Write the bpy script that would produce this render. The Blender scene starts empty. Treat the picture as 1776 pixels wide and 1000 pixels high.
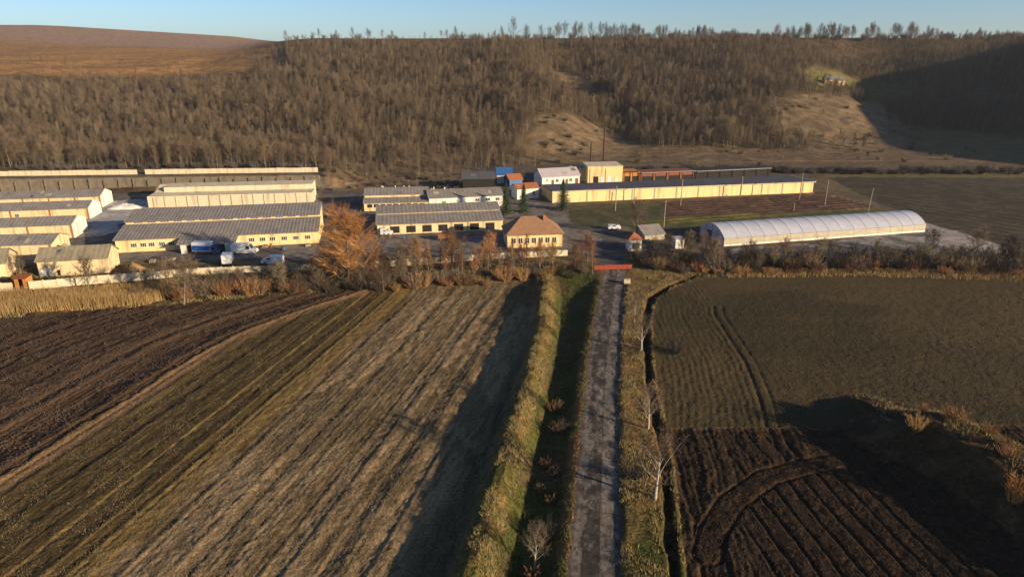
import bpy, math, random
import numpy as np
from mathutils import Vector, Matrix

# ------------------------------------------------------------------ camera, sky, sun, exposure
SC = bpy.context.scene
COL = SC.collection
R = math.radians
CAM_H, PITCH, FPX = 48.0, R(19.1), 1184.0          # metres, radians, focal length in photo pixels
SUN_EL = R(14.0)
SUN_AZ = R(121.0)                                   # clockwise from +Y: behind the camera, to the right
cam_d = bpy.data.cameras.new('camera'); cam = bpy.data.objects.new('camera', cam_d); COL.objects.link(cam)
cam.location = (0, 0, CAM_H); cam.rotation_euler = (math.pi/2 - PITCH, 0, 0)
cam_d.sensor_width = 36; cam_d.lens = 36*FPX/1776; cam_d.clip_start = 0.5; cam_d.clip_end = 9000
SC.camera = cam
W = bpy.data.worlds.new('World'); SC.world = W; W.use_nodes = True
nt = W.node_tree; nt.nodes.clear()
sky = nt.nodes.new('ShaderNodeTexSky'); sky.sky_type = 'NISHITA'; sky.sun_disc = False
sky.sun_elevation = SUN_EL; sky.sun_rotation = SUN_AZ; sky.altitude = 0
sky.air_density = 0.7; sky.dust_density = 0.5; sky.ozone_density = 3.2
bg = nt.nodes.new('ShaderNodeBackground'); bg.inputs[1].default_value = 0.076
wo = nt.nodes.new('ShaderNodeOutputWorld')
nt.links.new(sky.outputs[0], bg.inputs[0]); nt.links.new(bg.outputs[0], wo.inputs[0])
sun_d = bpy.data.lights.new('sun', 'SUN'); sun = bpy.data.objects.new('sun', sun_d); COL.objects.link(sun)
sun_d.energy = 5.0; sun_d.angle = R(0.55); sun_d.color = (1.0, 0.79, 0.54)
SUNV = Vector((math.sin(SUN_AZ)*math.cos(SUN_EL), math.cos(SUN_AZ)*math.cos(SUN_EL), math.sin(SUN_EL)))
sun.rotation_euler = SUNV.to_track_quat('Z', 'Y').to_euler()
sun.location = (200, -200, 200)
SC.view_settings.view_transform = 'Standard'; SC.view_settings.look = 'None'
SC.view_settings.exposure = 0.9; SC.view_settings.gamma = 1.0; SC.view_settings.use_curve_mapping = False
SC.cycles.max_bounces = 4; SC.cycles.diffuse_bounces = 2; SC.cycles.transparent_max_bounces = 6

# ------------------------------------------------------------------ pixel <-> world
CP, SP = math.cos(PITCH), math.sin(PITCH)
def P(x, y, z=0.0):
    """photo pixel -> world point on the level z"""
    dx, dy = (x-888.0)/FPX, (y-500.0)/FPX
    d = (dx, CP - dy*SP, -SP - dy*CP)
    t = (z-CAM_H)/d[2]
    return Vector((d[0]*t, d[1]*t, z))
def PX(X, Y, Z):
    """world -> photo pixel (numpy)"""
    dz = Z - CAM_H
    zc = np.maximum(Y*CP - dz*SP, 0.1)
    return 888 + FPX*X/zc, 500 - FPX*(Y*SP + dz*CP)/zc
def ppm(y):
    return CP*(y-90.0)/CAM_H

# ------------------------------------------------------------------ numpy noise
def _hash(ix, iy, seed):
    h = (ix.astype(np.int64)*374761393 + iy.astype(np.int64)*668265263 + seed*974634777) & 0xFFFFFFFF
    h = ((h ^ (h >> 13))*1274126177) & 0xFFFFFFFF
    return ((h ^ (h >> 16)) & 0xFFFF)/65535.0
def vn(x, y, seed=0):
    ix, iy = np.floor(x), np.floor(y); fx, fy = x-ix, y-iy
    fx = fx*fx*(3-2*fx); fy = fy*fy*(3-2*fy)
    a, b = _hash(ix, iy, seed), _hash(ix+1, iy, seed); c, d = _hash(ix, iy+1, seed), _hash(ix+1, iy+1, seed)
    return (a*(1-fx)+b*fx)*(1-fy) + (c*(1-fx)+d*fx)*fy
def fbm(x, y, seed=0, o=4):
    s, a, t = 0, 1.0, 0
    for i in range(o):
        s = s + a*vn(x*2**i + 17.3*i, y*2**i - 9.1*i, seed+i); t += a; a *= .55
    return s/t
def ss(a, b, x):
    t = np.clip((x-a)/(b-a), 0, 1); return t*t*(3-2*t)
def dist_poly(X, Y, pts):
    """distance to a polyline and the running parameter along it"""
    best = np.full(X.shape, 1e9); par = np.zeros(X.shape); acc = 0.0
    for (x0, y0), (x1, y1) in zip(pts[:-1], pts[1:]):
        ex, ey = x1-x0, y1-y0; L2 = ex*ex+ey*ey
        t = np.clip(((X-x0)*ex+(Y-y0)*ey)/L2, 0, 1)
        d = np.hypot(X-(x0+t*ex), Y-(y0+t*ey)); m = d < best
        best = np.where(m, d, best); par = np.where(m, acc+t*math.sqrt(L2), par); acc += math.sqrt(L2)
    return best, par
def inpoly(x, y, poly):
    r = np.zeros(x.shape, bool); n = len(poly); j = n-1
    for i in range(n):
        xi, yi = poly[i]; xj, yj = poly[j]
        if yi != yj:
            r ^= ((yi > y) != (yj > y)) & (x < (xj-xi)*(y-yi)/(yj-yi)+xi)
        j = i
    return r
def mix(a, b, t):
    t = np.asarray(t)[..., None]; return a*(1-t) + np.asarray(b, float)*t

# ------------------------------------------------------------------ materials
MATS = {}
KA = 0.84
def _n(nt, t, **kw):
    n = nt.nodes.new(t)
    for k, v in kw.items(): setattr(n, k, v)
    return n
def mat(name, c1, c2=None, scale=1.0, rough=0.85, bump=0.0, bscale=None, stretch=(1,1,1), spec=0.25, rand=0.0,
        streak=None, metallic=0.0, vcol=False, contrast=(0.3,0.7)):
    """procedural material: two-colour noise, optional dark streaks, per-object variation, bump"""
    if name in MATS: return MATS[name]
    if not vcol:                                    # real-world albedos for this exposure
        c1 = tuple(v*KA for v in c1); c2 = tuple(v*KA for v in c2) if c2 else None
        if streak: streak = (streak[0], tuple(v*KA for v in streak[1]), streak[2])
    m = bpy.data.materials.new(name); m.use_nodes = True; nt = m.node_tree; L = nt.links
    b = nt.nodes['Principled BSDF']; b.inputs['Roughness'].default_value = rough
    b.inputs['Specular IOR Level'].default_value = spec; b.inputs['Metallic'].default_value = metallic
    tc = _n(nt, 'ShaderNodeTexCoord'); mp = _n(nt, 'ShaderNodeMapping'); mp.inputs['Scale'].default_value = stretch
    L.new(tc.outputs['Object'], mp.inputs[0])
    no = _n(nt, 'ShaderNodeTexNoise'); no.inputs['Scale'].default_value = scale; no.inputs['Detail'].default_value = 6
    no.inputs['Roughness'].default_value = 0.65
    L.new(mp.outputs[0], no.inputs['Vector'])
    mr = _n(nt, 'ShaderNodeMapRange'); mr.inputs[1].default_value, mr.inputs[2].default_value = contrast
    L.new(no.outputs['Fac'], mr.inputs[0])
    mx = _n(nt, 'ShaderNodeMix', data_type='RGBA')
    L.new(mr.outputs[0], mx.inputs[0])
    if vcol:
        at = _n(nt, 'ShaderNodeVertexColor'); at.layer_name = 'Col'
        lo = _n(nt, 'ShaderNodeMix', data_type='RGBA', blend_type='MULTIPLY'); lo.inputs[0].default_value = 1
        hi = _n(nt, 'ShaderNodeMix', data_type='RGBA', blend_type='MULTIPLY'); hi.inputs[0].default_value = 1
        lo.inputs[7].default_value = (*c1, 1); hi.inputs[7].default_value = (*c2, 1)
        L.new(at.outputs[0], lo.inputs[6]); L.new(at.outputs[0], hi.inputs[6])
        L.new(lo.outputs[2], mx.inputs[6]); L.new(hi.outputs[2], mx.inputs[7])
    else:
        mx.inputs[6].default_value = (*c1, 1); mx.inputs[7].default_value = (*(c2 or c1), 1)
    out = mx.outputs[2]
    if streak:
        sc, col, fac = streak
        mp2 = _n(nt, 'ShaderNodeMapping'); mp2.inputs['Scale'].default_value = sc; L.new(tc.outputs['Object'], mp2.inputs[0])
        n2 = _n(nt, 'ShaderNodeTexNoise'); n2.inputs['Scale'].default_value = 1.0; n2.inputs['Detail'].default_value = 5
        L.new(mp2.outputs[0], n2.inputs['Vector'])
        m2 = _n(nt, 'ShaderNodeMapRange'); m2.inputs[1].default_value = .5; m2.inputs[2].default_value = .72; m2.inputs[4].default_value = fac
        L.new(n2.outputs['Fac'], m2.inputs[0])
        mx2 = _n(nt, 'ShaderNodeMix', data_type='RGBA'); mx2.inputs[7].default_value = (*col, 1)
        L.new(m2.outputs[0], mx2.inputs[0]); L.new(out, mx2.inputs[6]); out = mx2.outputs[2]
    if rand:
        oi = _n(nt, 'ShaderNodeObjectInfo'); hs = _n(nt, 'ShaderNodeHueSaturation')
        mv = _n(nt, 'ShaderNodeMapRange'); mv.inputs[3].default_value = 1-rand; mv.inputs[4].default_value = 1+rand
        L.new(oi.outputs['Random'], mv.inputs[0]); L.new(mv.outputs[0], hs.inputs['Value'])
        mh = _n(nt, 'ShaderNodeMath', operation='MULTIPLY_ADD'); mh.inputs[1].default_value = 7.31; mh.inputs[2].default_value = 0
        fr = _n(nt, 'ShaderNodeMath', operation='FRACT'); L.new(oi.outputs['Random'], mh.inputs[0]); L.new(mh.outputs[0], fr.inputs[0])
        mh2 = _n(nt, 'ShaderNodeMapRange'); mh2.inputs[3].default_value = .5-.06*rand; mh2.inputs[4].default_value = .5+.06*rand
        L.new(fr.outputs[0], mh2.inputs[0]); L.new(mh2.outputs[0], hs.inputs['Hue'])
        L.new(out, hs.inputs['Color']); out = hs.outputs[0]
    L.new(out, b.inputs['Base Color'])
    if bump:
        nb = _n(nt, 'ShaderNodeTexNoise'); nb.inputs['Scale'].default_value = bscale or scale*4; nb.inputs['Detail'].default_value = 4
        L.new(mp.outputs[0], nb.inputs['Vector'])
        bp = _n(nt, 'ShaderNodeBump'); bp.inputs['Strength'].default_value = 1.0; bp.inputs['Distance'].default_value = bump
        L.new(nb.outputs['Fac'], bp.inputs['Height']); L.new(bp.outputs[0], b.inputs['Normal'])
    MATS[name] = m
    return m

M = {}
M['soil'] = mat('ploughed_soil', (.45,.45,.45), (1.55,1.5,1.45), 2.2, .95, .22, 3.0, vcol=True, spec=.1)
M['stubble'] = mat('stubble', (.5,.5,.48), (1.5,1.48,1.42), 2.6, .95, .12, 4.0, vcol=True, spec=.1)
M['crop'] = mat('young_crop', (.5,.5,.48), (1.45,1.45,1.35), 3.0, .95, .10, 3.0, vcol=True, spec=.1)
M['rough_grass'] = mat('rough_grass', (.4,.42,.4), (1.6,1.55,1.45), 1.7, .95, .25, 2.5, vcol=True, spec=.1)
M['asphalt'] = mat('worn_asphalt', (.6,.6,.6), (1.35,1.35,1.35), 1.4, .9, .03, 6, vcol=True, spec=.2)
M['yard'] = mat('yard_ground', (.55,.55,.55), (1.4,1.4,1.4), .5, .92, .06, 2, vcol=True, spec=.15)
M['hill'] = mat('hill_ground', (.5,.5,.5), (1.5,1.5,1.5), .18, .95, .4, .5, vcol=True, spec=.1)
M['cream'] = mat('cream_plaster', (.82,.64,.36), (.70,.54,.30), .35, .9, .01, 4, streak=((.9,.9,.16), (.26,.19,.11), .9))
M['yellow'] = mat('pale_yellow_plaster', (.93,.67,.325), (.83,.59,.285), .3, .9, .01, 4, streak=((.6,.6,.12), (.36,.27,.14), .75))
M['white'] = mat('whitewash', (.80,.77,.70), (.70,.66,.58), .5, .9, .01, 4, streak=((.8,.8,.15), (.42,.36,.28), .5))
M['brick'] = mat('orange_brick_trim', (.42,.17,.06), (.32,.12,.05), 2.5, .9)
M['conc'] = mat('weathered_concrete', (.50,.44,.32), (.36,.31,.22), .5, .92, .02, 4, streak=((.7,.7,.15), (.20,.17,.12), .6))
M['conc_pale'] = mat('pale_concrete', (.74,.63,.43), (.62,.53,.36), .45, .92, .02, 4, streak=((.6,.6,.12), (.32,.26,.18), .6))
M['conc_dark'] = mat('dark_concrete', (.24,.20,.14), (.15,.12,.085), .5, .95, .03, 3, streak=((.6,.6,.2), (.08,.07,.05), .7))
M['asbestos'] = mat('grey_fibre_cement', (.29,.258,.23), (.20,.178,.16), .5, .9, .01, 8, streak=((.7,.12,.7), (.15,.135,.12), .6))
M['asbestos_dark'] = mat('dark_fibre_cement', (.20,.18,.165), (.14,.125,.115), .5, .9, .01, 8)
M['asbestos_olive'] = mat('mossy_fibre_cement', (.33,.28,.19), (.22,.19,.125), .5, .92, .01, 8, streak=((.7,.15,.7), (.10,.09,.06), .6))
M['dark_roof'] = mat('dark_roofing', (.10,.10,.115), (.065,.065,.075), .3, .75, .01, 5, streak=((.15,.15,.15), (.16,.15,.15), .5))  # dark blue-grey roof tone with lighter blotches
M['tile'] = mat('red_roof_tile', (.40,.14,.06), (.28,.10,.05), 1.2, .85, .02, 8)
M['tile_brown'] = mat('brown_roof_tile', (.36,.20,.11), (.26,.14,.08), 1.0, .85, .02, 8)
M['glass'] = mat('window_glass', (.03,.035,.045), (.05,.055,.065), .8, .12, spec=.5)
M['frame'] = mat('white_window_frame', (.70,.66,.58), (.6,.56,.48), 2, .7)
M['dark'] = mat('dark_opening', (.02,.018,.016), (.03,.027,.024), 1, .9)
M['rust'] = mat('rusty_sheet', (.30,.10,.045), (.18,.065,.035), 1.3, .85, .01, 6)
M['soot'] = mat('sooty_steel', (.10,.05,.035), (.06,.035,.03), 1.5, .9)
M['orange'] = mat('orange_sheet', (.55,.23,.05), (.42,.17,.04), .8, .8)
M['blue'] = mat('blue_sheet', (.04,.14,.36), (.03,.11,.28), .6, .5, spec=.4)
M['bluepaint'] = mat('blue_tarpaulin', (.02,.13,.48), (.018,.11,.40), .6, .45, spec=.4)
M['wpaint'] = mat('white_paint', (.78,.78,.77), (.70,.70,.69), .8, .4, spec=.5)
M['lilac'] = mat('pale_metal_sheet', (.52,.46,.47), (.43,.38,.39), .8, .5, spec=.4)
M['rubber'] = mat('tyre_rubber', (.02,.02,.02), (.03,.03,.03), 4, .9)
M['steel'] = mat('galvanised_steel', (.35,.35,.36), (.27,.27,.28), 2, .5, metallic=.5)
M['green'] = mat('green_paint', (.05,.42,.10), (.05,.36,.09), 2, .6)
M['dgreen'] = mat('dark_green_paint', (.03,.13,.10), (.03,.11,.08), 2, .6)
M['redpaint'] = mat('red_oxide_paint', (.34,.06,.03), (.25,.05,.025), 1.5, .7)
M['wood'] = mat('weathered_wood', (.36,.29,.20), (.25,.20,.14), 1.5, .9, stretch=(3,3,.4))
M['film'] = mat('greenhouse_film', (.50,.51,.58), (.42,.43,.49), .35, .45, spec=.4, streak=((.15,.15,1.2), (.42,.42,.44), .5))  # cool darker tint: the roof's lack of warm sun put into the colour
M['filmside'] = mat('greenhouse_side_film', (.52,.46,.32), (.40,.36,.26), .6, .55, streak=((.3,.3,1.5), (.25,.22,.15), .6))
M['bark'] = mat('grey_bark', (.22,.18,.13), (.14,.115,.085), 3, .95, rand=.25)
M['bark_dark'] = mat('brown_bark', (.25,.195,.125), (.16,.125,.08), 3, .95, rand=.3)
M['twig'] = mat('brown_twigs', (.18,.133,.086), (.125,.091,.058), 1.5, .95, rand=.30)
M['twig_ridge'] = mat('grey_twigs', (.13,.105,.09), (.095,.078,.066), 1.5, .95, rand=.25)
M['twig_gold'] = mat('golden_willow_twigs', (.52,.275,.075), (.36,.19,.06), .5, .9, rand=.15, contrast=(.4,.6))
M['twig_red'] = mat('russet_twigs', (.33,.17,.068), (.22,.12,.055), 1.2, .95, rand=.3)
M['limewash'] = mat('limewashed_bark', (.42,.37,.30), (.28,.24,.19), 3, .9)
M['spruce'] = mat('spruce_needles', (.035,.055,.022), (.055,.07,.028), 2, .9, rand=.2)
M['reed'] = mat('dry_reed', (.45,.29,.115), (.29,.19,.08), .35, .9, contrast=(.35,.65))
M['drygrass'] = mat('dry_grass', (.40,.29,.13), (.22,.19,.07), .5, .95, contrast=(.35,.65))
M['greengrass'] = mat('green_grass', (.07,.10,.03), (.16,.14,.05), .5, .95, contrast=(.35,.65))
M['dryleaf'] = mat('dry_brown_leaf', (.30,.17,.08), (.19,.11,.055), 1.5, .95, rand=.25)

# ------------------------------------------------------------------ mesh builder and object helpers
class MB:
    def __init__(s): s.v, s.f, s.m = [], [], []
    def face(s, pts, m=0):
        k = len(s.v); s.v.extend([tuple(p) for p in pts]); s.f.append(tuple(range(k, k+len(pts)))); s.m.append(m)
    def box(s, x0, x1, y0, y1, z0, z1, m=0):
        k = len(s.v)
        s.v += [(x0,y0,z0),(x1,y0,z0),(x1,y1,z0),(x0,y1,z0),(x0,y0,z1),(x1,y0,z1),(x1,y1,z1),(x0,y1,z1)]
        for f in ((0,3,2,1),(4,5,6,7),(0,1,5,4),(1,2,6,5),(2,3,7,6),(3,0,4,7)):
            s.f.append(tuple(k+i for i in f)); s.m.append(m)
    def prism(s, poly, axis, a, b, m=0):
        """polygon in the two other axes, extruded along axis 'x' / 'y' / 'z' from a to b"""
        def p3(u, v, t): return {'x': (t,u,v), 'y': (u,t,v), 'z': (u,v,t)}[axis]
        k, n = len(s.v), len(poly)
        s.v += [p3(u, v, a) for u, v in poly] + [p3(u, v, b) for u, v in poly]
        s.f.append(tuple(k+i for i in range(n))); s.f.append(tuple(k+n+i for i in reversed(range(n)))); s.m += [m, m]
        for i in range(n):
            j = (i+1) % n; s.f.append((k+i, k+n+i, k+n+j, k+j)); s.m.append(m)
    def tube(s, pts, rad, sides=4, m=0, cap=False):
        k = len(s.v); n = len(pts); pts = [Vector(p) for p in pts]
        for i, p in enumerate(pts):
            d = (pts[min(i+1, n-1)] - pts[max(i-1, 0)])
            if d.length < 1e-9: d = Vector((0,0,1))
            d.normalize(); a = d.orthogonal().normalized(); b = d.cross(a); r = rad[i] if hasattr(rad, '__len__') else rad
            for q in range(sides):
                t = 2*math.pi*q/sides; s.v.append(tuple(p + a*(r*math.cos(t)) + b*(r*math.sin(t))))
        for i in range(n-1):
            for q in range(sides):
                w = (q+1) % sides; s.f.append((k+i*sides+q, k+i*sides+w, k+(i+1)*sides+w, k+(i+1)*sides+q)); s.m.append(m)
        if cap:
            s.f.append(tuple(k+q for q in reversed(range(sides)))); s.f.append(tuple(k+(n-1)*sides+q for q in range(sides))); s.m += [m, m]
    def cone(s, p, q, r, m=0, sides=3):
        p, q = Vector(p), Vector(q); d = q-p
        if d.length < 1e-6: return
        d.normalize(); a = d.orthogonal().normalized(); b = d.cross(a); k = len(s.v)
        for i in range(sides):
            t = 2*math.pi*i/sides; s.v.append(tuple(p + a*(r*math.cos(t)) + b*(r*math.sin(t))))
        s.v.append(tuple(q))
        for i in range(sides): s.f.append((k+i, k+(i+1) % sides, k+sides)); s.m.append(m)
    def mesh(s, name, mats, smooth=False):
        me = bpy.data.meshes.new(name); me.from_pydata(s.v, [], s.f)
        for m in (mats if isinstance(mats, (list, tuple)) else [mats]): me.materials.append(m)
        me.polygons.foreach_set('material_index', s.m)
        if smooth: me.polygons.foreach_set('use_smooth', [True]*len(s.f))
        me.update(); return me
    def build(s, name, mats, parent=None, smooth=False):
        return link(name, s.mesh(name, mats, smooth), parent)
def link(name, data, parent=None):
    o = bpy.data.objects.new(name, data); COL.objects.link(o)
    if parent is not None: o.parent = parent
    return o
def tag(o, label, cat, group=None):
    o['label'] = label; o['category'] = cat
    if group: o['group'] = group
    return o
def thing(name, label, cat, loc=(0,0,0), rz=0.0, group=None):
    o = bpy.data.objects.new(name, None); COL.objects.link(o); o.empty_display_size = .5
    o.location = loc; o.rotation_euler = (0, 0, rz); return tag(o, label, cat, group)
def struct(o, kind='structure'): o['kind'] = kind; return o
def box_part(name, m, parent, *b):
    q = MB(); q.box(*b); return q.build(name, m, parent)
def np_mesh(name, V, F, m, col=None, smooth=True):
    me = bpy.data.meshes.new(name); V = np.asarray(V, np.float32); F = np.asarray(F, np.int32); n = F.shape[1]
    me.vertices.add(len(V)); me.vertices.foreach_set('co', V.ravel())
    me.loops.add(F.size); me.loops.foreach_set('vertex_index', F.ravel())
    me.polygons.add(len(F)); me.polygons.foreach_set('loop_start', np.arange(0, F.size, n, dtype=np.int32))
    me.polygons.foreach_set('use_smooth', np.full(len(F), smooth))
    me.update(calc_edges=True)
    if col is not None:
        a = me.color_attributes.new('Col', 'FLOAT_COLOR', 'POINT')
        a.data.foreach_set('color', np.hstack([np.clip(col, 0, 1), np.ones((len(V), 1))]).astype(np.float32).ravel())
    me.materials.append(m); return me

# ------------------------------------------------------------------ the lie of the land
def wpts(px, z=0.0): return [tuple(P(x, y, z)[:2]) for x, y in px]
ROAD = wpts([(1030,1000),(1037,800),(1044,650),(1056,540),(1065,480),(1068,450)])
d0 = Vector(ROAD[0])-Vector(ROAD[1]); ROAD = [tuple(Vector(ROAD[0])+d0*2.2)] + ROAD
RY = [p[1] for p in ROAD]; RX = [p[0] for p in ROAD]
BERM = wpts([(818,1000),(862,850),(922,650),(942,560),(946,500)], -.3)
d0 = Vector(BERM[0])-Vector(BERM[1]); BERM = [tuple(Vector(BERM[0])+d0*1.6)] + BERM
BY = [p[1] for p in BERM]; BX = [p[0] for p in BERM]
DITCH = wpts([(1190,1150),(1170,1000),(1161,900),(1152,800),(1142,740),(1128,680),(1121,600),(1120,550),(1130,515),(1165,494),(1215,474)])
MOUND = [(49.5,79),(53.5,74.5),(56.5,66),(59,56),(61,44),(62,28)]
PLOT_A = P(1175,742); PLOT_Y = PLOT_A[1]
TH = R(12.7); CT, ST = math.cos(TH), math.sin(TH)
def road_q(X, Y): return X - np.interp(Y, RY, RX)
S1 = np.dot(P(500,515,-1)[:2], (CT,-ST)); S1b = np.dot(P(60,800,-1)[:2], (CT,-ST))
SA = (S1+S1b)/2
SB = (np.dot(P(700,520,-1)[:2], (CT,-ST)) + np.dot(P(300,882,-1)[:2], (CT,-ST)))/2
STRK = (np.dot(P(712,650,-1)[:2], (CT,-ST)) + np.dot(P(440,985,-1)[:2], (CT,-ST)))/2
rs = np.random.RandomState(5)
_T = [rs.rand(4000) for _ in range(4)]
def n1(s, k=0):
    s = np.asarray(s)+1500.0; i = np.floor(s).astype(int); f = s-i; f = f*f*(3-2*f)
    return _T[k][i % 4000]*(1-f) + _T[k][(i+1) % 4000]*f
TERR = (P(0,335), P(556,327))                       # foot of the retaining wall
def hill(X, Y):
    """height of the far slope, its folds and the spur to the right"""
    yf = np.interp(X, [-400,-70,0,60,170,250,330,420], [262,270,300,335,352,372,392,330])
    t = (Y-yf)/(640-yf)
    z_r = np.interp(t, [0,.06,.5,.92,1.0,1.5,4,9], [0,1.5,29,56,59,62,62,40])
    z_l = np.interp(Y, [262,285,500,560,800,1120,1300,1700,4000], [0,2.5,25,36,57,87,88,70,40])
    u = X + .33*Y
    w = ss(45, -70, u)
    crest_drop = np.interp(u, [-500,-350,0], [0,0,-20.0])*ss(600,1100,Y)
    z = z_r*(1-w) + (z_l+crest_drop)*w
    up = ss(0, .25, t)*ss(1.05, .75, t)
    d, _ = dist_poly(X, Y, [(66,325),(56,420),(38,560)]); z = z - 9*np.exp(-(d/26)**2)*up
    sp, _ = dist_poly(X, Y, [(28,330),(15,430),(0,560)]); z = z + 6*np.exp(-(sp/30)**2)*up
    d, _ = dist_poly(X, Y, [(262,340),(268,440),(292,590)]); z = z - 17*np.exp(-(d/42)**2)*up
    sp, _ = dist_poly(X, Y, [(150,350),(170,460),(180,580)]); z = z + 8*np.exp(-(sp/55)**2)*up
    d, p = dist_poly(X, Y, [(450,690),(470,520),(490,380),(505,270),(510,150)])
    z = z*ss(-5, 25, Y-yf+25)
    spur = np.interp(p, [0,170,310,430,550], [48,74,96,98,84])*np.exp(-(d/72)**2)
    spur = spur*ss(70, 160, Y)
    east = 62*ss(560, 700, X)*ss(150,320,Y)
    z = np.maximum(np.maximum(z, spur), east)
    z = z + (fbm(X/60, Y/60, 3)-.5)*7*ss(0,.2,t)*ss(700,560,Y)
    return z
def terrace(X, Y):
    a, b = TERR; ex = Vector(((b-a)[0], (b-a)[1])).normalized()
    along = (X-a[0])*ex[0] + (Y-a[1])*ex[1]; perp = -(X-a[0])*ex[1] + (Y-a[1])*ex[0]
    L = (b-a).length
    return 5.0*ss(L+16, L, along)*np.where(perp > 0.6, 1.0, 0.0)
def base_h(X, Y):
    z = hill(X, Y)
    z = np.maximum(z, terrace(X, Y)*ss(330, 285, Y)) if np.ndim(X) else z
    return z
def field_coords(X, Y):
    s = X*CT - Y*ST; w = (fbm(X/30, Y/30, 11, 1)-.5)*.7
    sA = s + w - .011*np.maximum(0, Y-104)**2
    return s+w*.7, sA
def left_edge(Y): return np.interp(Y, BY, BX)
LEFT_TOP = wpts([(-200,560),(0,548),(120,534),(300,522),(500,505),(700,492),(900,485),(960,470)], -.5)
def left_top(X): return np.interp(X, [p[0] for p in LEFT_TOP], [p[1] for p in LEFT_TOP])
RIGHT_TOP = wpts([(1120,520),(1175,496),(1230,481),(1400,477),(1776,486),(2300,498)])
def right_top(X): return np.interp(X, [p[0] for p in RIGHT_TOP], [p[1] for p in RIGHT_TOP])
PLOT_ARC = wpts([(1228,960),(1238,915),(1270,868),(1330,825),(1400,805),(1450,797),(1540,790)])
RUT1 = wpts([(1332,745),(1318,690),(1295,630),(1262,580),(1240,545),(1238,530)])

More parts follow.
